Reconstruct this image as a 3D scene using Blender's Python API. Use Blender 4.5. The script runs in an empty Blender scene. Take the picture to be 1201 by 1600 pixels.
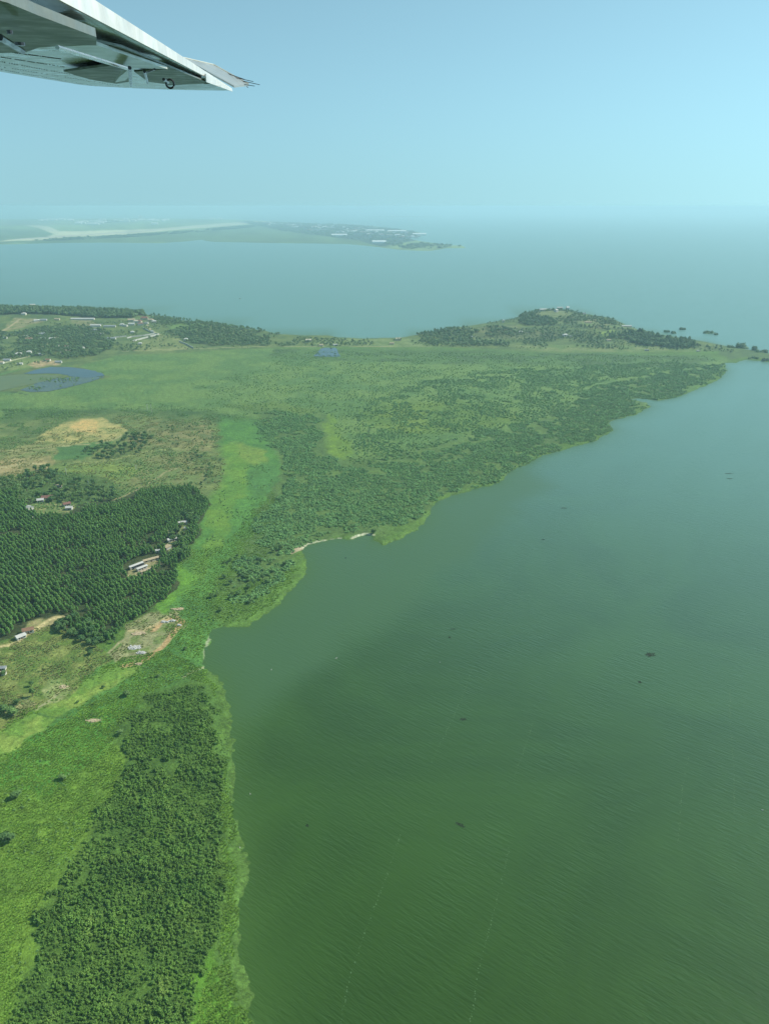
import bpy, bmesh, math, random
import numpy as np
R = math.radians
C = bpy.context.scene.collection

# ------------------------------------------------------------------ camera
CAM_H = 300.0
PITCH = R(21.7)            # looking down over the bay
FOC = 1201.0               # focal length in photograph pixels
CXP, CYP = 600.5, 800.0
cam_d = bpy.data.cameras.new("camera"); cam = bpy.data.objects.new("camera", cam_d); C.objects.link(cam)
cam.location = (0, 0, CAM_H); cam.rotation_euler = (math.pi/2 - PITCH, 0, 0)
cam_d.sensor_fit = 'VERTICAL'; cam_d.sensor_height = 32.0; cam_d.lens = 32.0*FOC/1600.0
cam_d.clip_start = 0.1; cam_d.clip_end = 600000
bpy.context.scene.camera = cam

# ------------------------------------------------------------------ sky, sun, exposure
SUN_AZ, SUN_EL = 70.0, 42.0       # azimuth to the right of the view direction
w = bpy.data.worlds.new("World"); bpy.context.scene.world = w; w.use_nodes = True
wn = w.node_tree; wn.nodes.clear()
sky = wn.nodes.new('ShaderNodeTexSky'); sky.sky_type = 'NISHITA'; sky.sun_disc = False
sky.sun_elevation = R(SUN_EL); sky.sun_rotation = R(SUN_AZ)
sky.air_density = 1.0; sky.dust_density = 0.6; sky.ozone_density = 3.0; sky.altitude = 300
tint = wn.nodes.new('ShaderNodeMix'); tint.data_type = 'RGBA'; tint.blend_type = 'MULTIPLY'; tint.inputs[0].default_value = 1.0
tint.inputs[7].default_value = (0.64, 1.09, 1.20, 1)    # the tinted cabin window's cast
bg = wn.nodes.new('ShaderNodeBackground'); bg.inputs[1].default_value = 0.104
wo = wn.nodes.new('ShaderNodeOutputWorld')
hs = wn.nodes.new('ShaderNodeHueSaturation'); hs.inputs['Saturation'].default_value = 0.38
# the sky is looked up a little above the true horizon, where it is milky rather than brown
tc = wn.nodes.new('ShaderNodeTexCoord'); sx = wn.nodes.new('ShaderNodeSeparateXYZ'); cx = wn.nodes.new('ShaderNodeCombineXYZ')
m1 = wn.nodes.new('ShaderNodeMath'); m1.operation = 'MULTIPLY'; m2 = wn.nodes.new('ShaderNodeMath'); m2.operation = 'ADD'; m2.inputs[1].default_value = 0.0040; m3 = wn.nodes.new('ShaderNodeMath'); m3.operation = 'SQRT'
wn.links.new(tc.outputs['Generated'], sx.inputs[0]); wn.links.new(sx.outputs[2], m1.inputs[0]); wn.links.new(sx.outputs[2], m1.inputs[1]); wn.links.new(m1.outputs[0], m2.inputs[0]); wn.links.new(m2.outputs[0], m3.inputs[0])
wn.links.new(sx.outputs[0], cx.inputs[0]); wn.links.new(sx.outputs[1], cx.inputs[1]); wn.links.new(m3.outputs[0], cx.inputs[2]); wn.links.new(cx.outputs[0], sky.inputs[0])
wn.links.new(sky.outputs[0], hs.inputs['Color']); wn.links.new(hs.outputs[0], tint.inputs[6]); wn.links.new(tint.outputs[2], bg.inputs[0]); wn.links.new(bg.outputs[0], wo.inputs[0])
sd_ = bpy.data.lights.new("sun", 'SUN'); sd_.energy = 5.0; sd_.angle = R(0.5); sd_.color = (1.0, 0.95, 0.84)
sun = bpy.data.objects.new("sun", sd_); C.objects.link(sun)
sun.rotation_euler = (math.pi/2 - R(SUN_EL), 0, -R(SUN_AZ) + math.pi)
sun.location = (500, 300, 800)
sc = bpy.context.scene
sc.view_settings.view_transform = 'Standard'; sc.view_settings.look = 'None'
sc.view_settings.exposure = 0.05; sc.view_settings.gamma = 1.0; sc.view_settings.use_curve_mapping = False
sc.cycles.volume_bounces = 1; sc.cycles.max_bounces = 6; sc.cycles.diffuse_bounces = 2; sc.cycles.glossy_bounces = 2
HAZE = 1.02e-4

rng = np.random.default_rng(11); random.seed(11)

# ------------------------------------------------------------------ small maths
ST, CT = math.sin(PITCH), math.cos(PITCH)
def ray(px, py):
    a = (np.asarray(px, float)-CXP)/FOC; b = -(np.asarray(py, float)-CYP)/FOC
    return np.stack([a, CT+b*ST, -ST+b*CT], -1)
def G0(px, py, z=0.0):
    d = ray(px, py); t = (CAM_H-z)/(-d[..., 2])
    return d[..., 0]*t, d[..., 1]*t
def proj(x, y, z):
    dz = z-CAM_H; dep = y*CT - dz*ST; up = y*ST + dz*CT
    dep = np.maximum(dep, 1e-3)
    return CXP+FOC*x/dep, CYP-FOC*up/dep
def hsh(ix, iy, s):
    n = (ix.astype(np.int64)*374761393 + iy.astype(np.int64)*668265263 + s*974634777) & 0xffffffff
    n = ((n ^ (n >> 13))*1274126177) & 0xffffffff
    n = n ^ (n >> 16)
    return (n & 0xffff)/65535.0
def vnoise(x, y, s=0):
    ix = np.floor(x); iy = np.floor(y); fx = x-ix; fy = y-iy
    ix = ix.astype(np.int64); iy = iy.astype(np.int64)
    fx = fx*fx*(3-2*fx); fy = fy*fy*(3-2*fy)
    a = hsh(ix, iy, s); b = hsh(ix+1, iy, s); c = hsh(ix, iy+1, s); d = hsh(ix+1, iy+1, s)
    return (a*(1-fx)+b*fx)*(1-fy)+(c*(1-fx)+d*fx)*fy
def fbm(x, y, sc_, o=4, s=0):
    v = 0; a = .5; t = 0
    x = np.asarray(x, float)/sc_; y = np.asarray(y, float)/sc_
    for k in range(o):
        v = v+a*vnoise(x, y, s+k*17); t += a; a *= .5; x = x*2.03+13.1; y = y*2.03+7.7
    return v/t
def sstep(a, b, v):
    t = np.clip((v-a)/(b-a), 0, 1); return t*t*(3-2*t)
def sdist(x, y, poly):
    """signed distance to a closed polygon, positive inside"""
    x = np.asarray(x, float); y = np.asarray(y, float); shp = x.shape
    x = x.ravel(); y = y.ravel(); out = np.empty(x.shape)
    P = np.asarray(poly, float); Q = np.roll(P, -1, 0)
    for s0 in range(0, len(x), 60000):
        X = x[s0:s0+60000, None]; Y = y[s0:s0+60000, None]
        ex = Q[:, 0]-P[:, 0]; ey = Q[:, 1]-P[:, 1]; L = ex*ex+ey*ey+1e-12
        wx = X-P[:, 0]; wy = Y-P[:, 1]; t = np.clip((wx*ex+wy*ey)/L, 0, 1)
        d = np.min((wx-t*ex)**2+(wy-t*ey)**2, 1)
        c = ((P[:, 1] > Y) != (Q[:, 1] > Y)) & (X < ex*(Y-P[:, 1])/np.where(ey == 0, 1e-12, ey)+P[:, 0])
        ins = (c.sum(1) % 2) == 1
        out[s0:s0+60000] = np.where(ins, 1, -1)*np.sqrt(d)
    return out.reshape(shp)
def line_d(x, y, pts):
    """distance to an open polyline"""
    x = np.asarray(x, float); y = np.asarray(y, float); d = np.full(x.shape, 1e12)
    for (ax, ay), (bx, by) in zip(pts[:-1], pts[1:]):
        ex = bx-ax; ey = by-ay; t = np.clip(((x-ax)*ex+(y-ay)*ey)/(ex*ex+ey*ey+1e-12), 0, 1)
        d = np.minimum(d, (x-ax-t*ex)**2+(y-ay-t*ey)**2)
    return np.sqrt(d)

# ------------------------------------------------------------------ tagging and linking
def tag(o, label=None, cat=None, group=None, kind=None):
    if label: o["label"] = label
    if cat: o["category"] = cat
    if group: o["group"] = group
    if kind: o["kind"] = kind
    return o
def empty(name, loc, rz=0):
    o = bpy.data.objects.new(name, None); C.objects.link(o); o.location = loc; o.rotation_euler = (0, 0, rz)
    o.empty_display_size = .5
    return o
def link(name, me, parent=None, loc=(0, 0, 0)):
    o = bpy.data.objects.new(name, me); C.objects.link(o); o.location = loc
    if parent: o.parent = parent
    return o
def np_mesh(name, V, F, mat, smooth=False, attrs=None):
    V = np.ascontiguousarray(V, np.float32); F = np.ascontiguousarray(F, np.int32); k = F.shape[1]
    me = bpy.data.meshes.new(name)
    me.vertices.add(len(V)); me.vertices.foreach_set("co", V.ravel())
    me.loops.add(F.size); me.loops.foreach_set("vertex_index", F.ravel())
    me.polygons.add(len(F)); me.polygons.foreach_set("loop_start", np.arange(0, F.size, k, dtype=np.int32))
    try: me.polygons.foreach_set("loop_total", np.full(len(F), k, np.int32))
    except Exception: pass
    me.polygons.foreach_set("use_smooth", np.full(len(F), smooth))
    me.update(calc_edges=True)
    for an, dt, val in (attrs or []):
        a = me.attributes.new(an, dt, 'POINT')
        if dt == 'FLOAT_COLOR':
            v4 = np.ones((len(V), 4), np.float32); v4[:, :3] = val; a.data.foreach_set("color", v4.ravel())
        else: a.data.foreach_set("value", np.ascontiguousarray(val, np.float32))
    me.materials.append(mat)
    return me
class MB:
    """collects simple solids and builds them as one mesh object"""
    def __init__(s): s.v = []; s.f = []; s.m = []
    def add(s, V, F, mi=0):
        b = len(s.v); s.v += [tuple(p) for p in V]; s.f += [tuple(i+b for i in f) for f in F]; s.m += [mi]*len(F)
    def box(s, c, d, rz=0, mi=0):
        cs, sn = math.cos(rz), math.sin(rz); V = []
        for k in (-1, 1):
            for i, j in ((-1, -1), (1, -1), (1, 1), (-1, 1)):
                x, y = i*d[0]/2, j*d[1]/2
                V.append((c[0]+x*cs-y*sn, c[1]+x*sn+y*cs, c[2]+k*d[2]/2))
        s.add(V, [(3, 2, 1, 0), (4, 5, 6, 7), (0, 1, 5, 4), (1, 2, 6, 5), (2, 3, 7, 6), (3, 0, 4, 7)], mi)
    def hexa(s, V, mi=0):
        s.add(V, [(3, 2, 1, 0), (4, 5, 6, 7), (0, 1, 5, 4), (1, 2, 6, 5), (2, 3, 7, 6), (3, 0, 4, 7)], mi)
    def tube(s, pts, rad, n=6, mi=0):
        pts = [np.array(p, float) for p in pts]; V = []; F = []
        for i, p in enumerate(pts):
            d = pts[min(i+1, len(pts)-1)]-pts[max(i-1, 0)]; d /= np.linalg.norm(d)+1e-9
            a = np.cross(d, (0, 0, 1) if abs(d[2]) < .9 else (1, 0, 0)); a /= np.linalg.norm(a); b = np.cross(d, a)
            r = rad[i] if hasattr(rad, '__len__') else rad
            V += [tuple(p+r*(a*math.cos(t*2*math.pi/n)+b*math.sin(t*2*math.pi/n))) for t in range(n)]
        for i in range(len(pts)-1):
            for t in range(n):
                u = (t+1) % n; F.append((i*n+t, i*n+u, (i+1)*n+u, (i+1)*n+t))
        F.append(tuple(range(n))[::-1]); F.append(tuple((len(pts)-1)*n+t for t in range(n)))
        s.add(V, F, mi)
    def mesh(s, name, mats, smooth=False):
        me = bpy.data.meshes.new(name); me.from_pydata(s.v, [], s.f)
        for m in (mats if isinstance(mats, (list, tuple)) else [mats]): me.materials.append(m)
        me.polygons.foreach_set("material_index", s.m); me.polygons.foreach_set("use_smooth", [smooth]*len(s.f)); me.update()
        return me
    def build(s, name, mats, parent=None, smooth=False, loc=(0, 0, 0)):
        return link(name, s.mesh(name, mats, smooth), parent, loc)

# ------------------------------------------------------------------ materials
def nodemat(name):
    m = bpy.data.materials.new(name); m.use_nodes = True; nt = m.node_tree
    return m, nt, nt.nodes['Principled BSDF']
def N(nt, t, **kw):
    n = nt.nodes.new(t)
    for k, v in kw.items(): setattr(n, k, v)
    return n
def noise(nt, vec, scale, detail=3, rough=.55, dist=0):
    n = N(nt, 'ShaderNodeTexNoise'); n.inputs['Scale'].default_value = scale; n.inputs['Detail'].default_value = detail
    n.inputs['Roughness'].default_value = rough; n.inputs['Distortion'].default_value = dist
    if vec is not None: nt.links.new(vec, n.inputs['Vector'])
    return n.outputs['Fac']
def mrange(nt, v, a, b, c, d):
    n = N(nt, 'ShaderNodeMapRange'); n.clamp = True
    for i, x in enumerate((a, b, c, d)): n.inputs[1+i].default_value = x
    nt.links.new(v, n.inputs[0]); return n.outputs[0]
def math_(nt, op, a, b=None):
    n = N(nt, 'ShaderNodeMath', operation=op)
    for i, x in enumerate((a, b)):
        if x is None: continue
        if isinstance(x, (int, float)): n.inputs[i].default_value = x
        else: nt.links.new(x, n.inputs[i])
    return n.outputs[0]
def mixc(nt, fac, a, b, mode='MIX'):
    n = N(nt, 'ShaderNodeMix', data_type='RGBA', blend_type=mode)
    for i, x in ((0, fac), (6, a), (7, b)):
        if isinstance(x, (int, float)): n.inputs[i].default_value = x
        elif isinstance(x, tuple): n.inputs[i].default_value = (x[0], x[1], x[2], 1)
        else: nt.links.new(x, n.inputs[i])
    return n.outputs[2]
def scalec(nt, col, f):
    n = N(nt, 'ShaderNodeVectorMath', operation='SCALE')
    if isinstance(col, tuple): n.inputs[0].default_value = col
    else: nt.links.new(col, n.inputs[0])
    nt.links.new(f, n.inputs['Scale']); return n.outputs[0]
def simple(name, col, rough=.8, var=.25, scale=.5, spec=.3, metal=0):
    m, nt, b = nodemat(name)
    g = N(nt, 'ShaderNodeNewGeometry').outputs['Position']
    v = mrange(nt, noise(nt, g, scale, 4), .3, .7, 1-var, 1+var)
    nt.links.new(scalec(nt, col, v), b.inputs['Base Color'])
    b.inputs['Roughness'].default_value = rough; b.inputs['Specular IOR Level'].default_value = spec
    b.inputs['Metallic'].default_value = metal
    return m
def foliage(name, dark, light, wscale=.03, warm=None):
    """leaf colour varies from crown to crown and in drifts over the land"""
    m, nt, b = nodemat(name)
    g = N(nt, 'ShaderNodeNewGeometry').outputs['Position']; oi = N(nt, 'ShaderNodeObjectInfo').outputs['Random']
    f = math_(nt, 'MULTIPLY_ADD', oi, .55); f.node.inputs[2].default_value = 0.0
    f2 = mrange(nt, noise(nt, g, wscale, 5, .65), .38, .62, 0, .45)
    f = math_(nt, 'ADD', f, f2)
    col = mixc(nt, f, dark, light)
    if warm:
        fw = mrange(nt, noise(nt, g, wscale*2.7, 2), .58, .75, 0, .6); col = mixc(nt, fw, col, warm)
    v = math_(nt, 'MULTIPLY', mrange(nt, noise(nt, g, 1.7, 2), .3, .7, .75, 1.25), mrange(nt, noise(nt, g, .11, 3, .6), .35, .65, .80, 1.20))
    nt.links.new(mixc(nt, 1.0, scalec(nt, col, v), (1.04, 1.10, 1.0), 'MULTIPLY'), b.inputs['Base Color'])
    b.inputs['Roughness'].default_value = .7; b.inputs['Specular IOR Level'].default_value = .25
    return m

# ------------------------------------------------------------------ haze: the humid air over the lake
def build_haze():
    mb = MB(); mb.box((0, 0, 150-3.5), (520000, 520000, 319.0))
    m = bpy.data.materials.new("haze_air"); m.use_nodes = True; nt = m.node_tree; nt.nodes.clear()
    o = nt.nodes.new('ShaderNodeOutputMaterial'); v = nt.nodes.new('ShaderNodeVolumePrincipled')
    v.inputs['Color'].default_value = (0.58, 0.87, 1.0, 1); v.inputs['Density'].default_value = HAZE
    v.inputs['Anisotropy'].default_value = 0.2
    nt.links.new(v.outputs[0], o.inputs['Volume'])
    tag(mb.build("haze", m), "pale blue green haze over the lake and shore", "haze", kind="stuff")
build_haze()

# ================================================================== THE LAND
SH_F = [(420,1700),(400,1600),(385,1558),(376,1516),(371,1481),(375,1450),(379,1420),(383,1385),(384,1350),(379,1320),(372,1285),(365,1250),(364,1215),(362,1180),
 (361,1155),(362,1133),(357,1114),(351,1089),(345,1063),(329,1048),(318,1041),(318,1025),(323,1010),(327,997),(332,984),(342,980),(357,979),(385,979),
 (400,969),(418,956),(439,944),(451,929),(466,908),(478,899),(482,887),(478,869),(473,860),(481,851),(495,848),(508,846),(532,842),(550,843),(568,836),(583,837),
 (589,845),(598,850),(619,845),(640,833),(655,824),(665,818),(668,806),(673,791),(683,784),(701,777),(743,763),(766,758),(780,754),(789,742),(808,731),(827,724),(845,712),(873,705),
 (901,696),(925,691),(944,679),(958,672),(951,664),(951,658),(967,654),(995,647),(1014,635),(1009,629),(983,624),(995,622),(1028,626),(1056,621),(1074,614),(1107,600),
 (1124,592),(1135,579),(1131,567),(1147,567),(1166,562),(1201,566),(1260,570),(1400,572)]
SH_B = [(1400,552),(1260,553),(1201,552),(1174,548),(1155,543),(1131,540),(1085,531),(1040,524),(1000,517),(978,508),(955,497),(924,492),(893,486),(855,485),(817,488),(805,497),(740,508),(690,515),
 (660,521),(630,527),(568,529),(530,527),(511,524),(472,524),(434,522),(415,517),(369,511),(320,504),(266,498),(232,492),(120,487),(0,487),(-200,486),(-700,490)]
SH_L = [(-900,700),(-900,1700),(-600,2300),(430,2300),(425,1900)]
def W0(pts): 
    a = np.array(pts, float); x, y = G0(a[:, 0], a[:, 1]); return np.stack([x, y], 1)
SHORE = W0(SH_F+SH_B+SH_L)
def shore_sd(x, y):
    return sdist(x, y, SHORE)
HILLS = []   # centre, radii, height, angle
for (px, py, rx, ry, h) in [(20,503,420,170,17),(-300,505,500,200,22),(200,512,170,110,7),(855,497,130,150,14),(760,515,190,110,6),(950,515,200,90,7),(1030,526,120,45,5),(320,515,130,70,4),
                            (180,690,90,110,3),(0,800,140,160,4),(120,830,90,110,3)]:
    x, y = G0(px, py); HILLS.append((float(x), float(y), rx, ry, h))
def height(x, y, sd=None):
    x = np.asarray(x, float); y = np.asarray(y, float)
    if sd is None: sd = shore_sd(x, y)
    h = np.clip(sd*.16, -3, .7)
    hh = 0
    for (cx, cy, rx, ry, a) in HILLS:
        hh = hh+a*np.exp(-((x-cx)/rx)**2-((y-cy)/ry)**2)
    far = sstep(1500, 1900, y)
    hh = hh*(1+.5*far*(fbm(x, y, 90, 3, 5)-.5))
    return h+hh*sstep(0, 70, sd)
def GH(px, py):
    """the point of the land seen at this place of the photograph"""
    z = 0.0
    for k in range(8):
        x, y = G0(px, py, z); z = .5*z+.5*float(height(np.array([x]), np.array([y]))[0])
    x, y = G0(px, py, z)
    return float(x), float(y), float(height(np.array([x]), np.array([y]))[0])
def WH(pts): return [GH(*p) for p in pts]

# zones of land cover: outline, colour, second colour, patch size (m), edge softness (px), relief (m)
G_ = (.072,.130,.030)
ZONES = [
 # the wide marsh plain
 ([(-400,560),(0,560),(200,548),(480,540),(700,545),(900,550),(1140,560),(1100,600),(900,680),(780,740),(560,760),(430,720),(330,650),(0,700),(-400,700)], (.112,.172,.055),(.080,.142,.048), 45, 12, .5),
 ([(560,640),(640,625),(760,632),(830,655),(740,672),(640,680),(590,668)], (.115,.165,.038),(.085,.14,.036), 40, 14, .4),
 ([(0,640),(120,640),(300,640),(420,655),(330,668),(150,652),(0,668)], (.060,.105,.034),(.045,.085,.03), 30, 8, .5),
 ([(345,632),(430,628),(500,640),(480,652),(400,646)], (.10,.15,.04),(.08,.13,.04), 30, 6, .3),
 ([(502,648),(516,650),(530,680),(548,700),(549,718),(535,722),(518,712),(510,690)], (.125,.195,.033),(.10,.16,.035), 14, 6, .15),
 ([(430,545),(800,548),(1110,556),(1090,575),(700,568),(420,560)], (.078,.135,.045),(.058,.10,.037), 35, 6, .4),
 # bright valley grass between plantation and thicket
 ([(345,652),(395,655),(430,690),(440,740),(410,800),(370,850),(345,900),(350,940),(330,985),(318,1040),(280,1060),(200,1100),(120,1190),(60,1250),(-300,1330),(-300,1200),(0,1170),(60,1110),(150,1040),(230,1030),(268,960),(262,930),(290,900),(300,870),(330,800),(335,720)], (.076,.170,.040),(.060,.138,.036), 22, 16, .25),
 ([(365,690),(395,697),(416,705),(412,722),(390,728),(365,722)], (.145,.200,.045),(.12,.18,.04), 12, 6, .1),
 ([(388,728),(425,725),(440,745),(425,770),(395,775),(380,750)], (.066,.150,.044),(.06,.13,.038), 20, 9, .1),
 ([(350,700),(372,690),(385,760),(350,840),(318,905),(300,900),(330,830),(335,760)], (.110,.190,.036),(.085,.165,.034), 16, 7, .15),
 ([(262,905),(290,880),(308,900),(285,940),(255,965),(248,945)], (.105,.215,.032),(.085,.18,.032), 10, 6, .1),
 ([(-100,1165),(0,1140),(60,1110),(130,1065),(190,1040),(225,1045),(160,1085),(80,1135),(0,1185),(-100,1210)], (.175,.235,.055),(.11,.19,.038), 11, 6, .2),
 ([(-100,1200),(0,1185),(80,1140),(140,1110),(220,1090),(230,1130),(150,1180),(60,1250),(-100,1290)], (.062,.170,.030),(.075,.18,.03), 22, 10, .15),
 ([(-300,1230),(60,1240),(150,1180),(215,1150),(200,1230),(120,1350),(60,1450),(30,1600),(0,1750),(-300,1750)], (.118,.195,.030),(.092,.160,.028), 16, 12, .3),
 # rough dry land beyond the plantation
 ([(-400,655),(0,660),(200,645),(335,655),(352,700),(345,760),(320,790),(290,770),(190,790),(0,760),(-400,790)], (.135,.160,.060),(.085,.120,.045), 18, 18, .35),
 ([(60,692),(72,672),(95,664),(125,656),(165,653),(188,664),(192,678),(170,690),(120,696),(90,702)], (.330,.270,.120),(.200,.200,.080), 9, 4, .1),
 ([(115,664),(130,656),(152,657),(160,668),(145,676),(122,676)], (.480,.310,.135),(.36,.27,.12), 6, 4, .1),
 ([(-300,705),(20,700),(70,690),(120,697),(88,702),(88,712),(60,712),(0,722),(-300,735)], (.205,.195,.090),(.12,.15,.055), 8, 4, .15),
 ([(-300,725),(20,716),(85,712),(95,724),(78,736),(0,744),(-300,755)], (.300,.230,.125),(.19,.17,.08), 12, 3, .05),
 ([(90,700),(165,690),(180,692),(145,712),(120,720),(92,718)], (.070,.138,.048),(.062,.125,.044), 40, 2, .05),
 ([(240,655),(320,660),(345,690),(335,710),(270,700),(205,700),(200,680)], (.175,.160,.075),(.10,.125,.05), 12, 7, .25),
 ([(200,715),(310,705),(335,740),(300,765),(215,765),(190,745)], (.115,.150,.055),(.145,.150,.065), 16, 7, .2),
 ([(85,728),(180,722),(220,735),(200,750),(110,745)], (.155,.195,.055),(.115,.16,.05), 10, 5, .15),
 ([(0,755),(80,735),(170,745),(195,770),(230,765),(200,790),(60,810),(0,790)], (.085,.125,.045),(.055,.095,.03), 9, 6, .5),
 # the ground under the plantation
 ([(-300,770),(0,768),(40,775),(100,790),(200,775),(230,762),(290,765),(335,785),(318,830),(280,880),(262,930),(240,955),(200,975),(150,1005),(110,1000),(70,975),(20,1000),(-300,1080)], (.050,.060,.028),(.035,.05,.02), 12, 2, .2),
 # olive scrub bottom left, the track and the clearing
 ([(-300,1060),(0,1010),(40,985),(95,975),(140,1008),(185,1035),(160,1045),(105,1090),(60,1110),(0,1140),(-300,1230)], (.160,.180,.060),(.095,.140,.036), 7, 6, .45),
 ([(62,1085),(80,1068),(100,1065),(108,1075),(80,1100),(60,1105)], (.24,.25,.12),(.17,.21,.08), 5, 4, .1),
 ([(20,1105),(38,1098),(42,1112),(20,1120),(0,1128),(0,1118)], (.27,.24,.13),(.16,.17,.08), 5, 3, .1),
 ([(170,1022),(195,985),(235,960),(288,958),(285,975),(262,1005),(225,1040),(190,1040)], (.130,.165,.060),(.22,.21,.12), 6, 5, .2),
 ([(40,985),(48,968),(80,962),(105,962),(110,970),(75,980),(55,990)], (.300,.240,.140),(.17,.17,.075), 6, 3, .1),
 # bare yards inside the plantation
 ([(198,890),(212,876),(248,872),(252,880),(225,900),(203,903)], (.30,.25,.15),(.18,.17,.09), 4, 2, .05),
 ([(256,865),(262,845),(278,832),(290,818),(300,822),(290,838),(276,858),(262,872)], (.25,.23,.12),(.1,.14,.05), 4, 2, .05),
 ([(40,790),(55,782),(90,780),(118,790),(112,800),(62,803),(42,800)], (.22,.21,.10),(.1,.14,.05), 4, 2, .1),
 # thicket floor
 ([(185,1130),(230,1080),(290,1060),(330,1068),(345,1100),(352,1180),(352,1280),(362,1400),(355,1500),(330,1620),(300,1750),(-60,1750),(20,1600),(45,1450),(100,1370),(150,1280),(200,1230),(180,1160)], (.075,.135,.028),(.055,.105,.024), 8, 24, .5),
 ([(400,640),(500,645),(525,720),(640,700),(780,680),(950,600),(1100,575),(1120,590),(1000,630),(955,668),(840,705),(780,745),(680,780),(655,815),(590,835),(470,850),(440,900),(360,930),(400,800),(440,740)], (.088,.140,.044),(.070,.115,.038), 22, 10, .4),
 # lime fringe along the shore
 ([(590,842),(625,832),(655,812),(672,780),(700,770),(703,780),(676,798),(668,822),(620,850),(598,853)], (.100,.170,.040),(.08,.14,.036), 10, 3, .2),
 ([(330,985),(400,955),(450,905),(478,870),(486,888),(440,948),(395,975),(345,985)], (.095,.170,.038),(.08,.145,.034), 10, 6, .2),
 ([(322,1040),(345,1075),(352,1120),(355,1180),(358,1260),(372,1330),(368,1400),(362,1480),(375,1560),(395,1610),(420,1700),(400,1700),(372,1600),(350,1540),(345,1480),(352,1400),(345,1300),(338,1200),(338,1120),(318,1060)], (.085,.155,.034),(.07,.13,.032), 9, 6, .2),
 ([(300,1550),(340,1480),(355,1540),(385,1620),(400,1720),(290,1720)], (.095,.200,.026),(.08,.17,.025), 12, 12, .3),
 # the headlands
 ([(-500,560),(-500,480),(0,478),(225,480),(270,494),(420,512),(520,520),(740,505),(810,480),(920,485),(1000,510),(1150,540),(1130,548),(900,551),(700,543),(520,540),(430,543),(300,550),(180,556),(120,572),(60,566),(0,585),(-500,600)], (.110,.140,.052),(.070,.105,.040), 25, 3, .2),
 ([(5,520),(10,508),(25,497),(60,497),(65,503),(30,512)], (.22,.19,.11),(.13,.15,.06), 20, 2, .1),
 ([(-100,526),(30,515),(35,519),(10,526),(-100,535)], (.16,.185,.065),(.13,.16,.06), 30, 1.5, .1),
 ([(110,500),(140,501),(155,508),(135,512),(118,508)], (.20,.18,.11),(.14,.15,.07), 20, 2, .1),
 ([(205,545),(225,533),(255,522),(275,528),(300,543),(270,548),(215,550)], (.18,.19,.085),(.13,.155,.06), 20, 2, .1),
 ([(260,507),(300,504),(330,510),(300,517),(265,514)], (.11,.17,.05),(.09,.14,.045), 20, 2, .1),
 ([(-200,575),(10,570),(40,560),(60,562),(55,573),(30,578),(-200,592)], (.16,.19,.075),(.12,.16,.055), 12, 2, .1),
 ([(45,570),(55,564),(80,563),(95,570),(60,575)], (.36,.25,.16),(.22,.19,.1), 10, 2, .1),
 ([(820,485),(870,482),(900,492),(905,505),(860,500),(825,492)], (.10,.125,.055),(.14,.16,.07), 20, 2, .2),
 ([(905,500),(940,498),(958,510),(930,516),(912,512)], (.19,.18,.09),(.12,.16,.05), 20, 2, .1),
 ([(745,512),(800,508),(830,516),(870,520),(870,530),(790,530),(735,528)], (.135,.145,.07),(.08,.10,.045), 30, 3, .1),
 ([(930,520),(960,515),(965,522),(940,528)], (.17,.22,.05),(.12,.17,.05), 20, 2, .1),
 ([(800,541),(850,538),(1000,540),(1100,545),(1100,550),(860,550)], (.15,.17,.075),(.10,.145,.05), 25, 2, .1),
 ([(480,534),(520,528),(640,530),(700,535),(690,543),(500,541)], (.15,.185,.08),(.1,.14,.05), 25, 2, .1),
 ([(1135,540),(1201,550),(1400,552),(1400,566),(1201,562),(1165,558),(1140,562),(1120,552)], (.085,.125,.045),(.065,.10,.04), 20, 3, .3),
 # bed of the swamp pond
 ([(-100,590),(0,588),(40,578),(80,570),(120,573),(172,588),(140,598),(75,613),(0,612),(-100,625)], (.10,.13,.045),(.08,.10,.045), 20, 2, .05),
]
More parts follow.
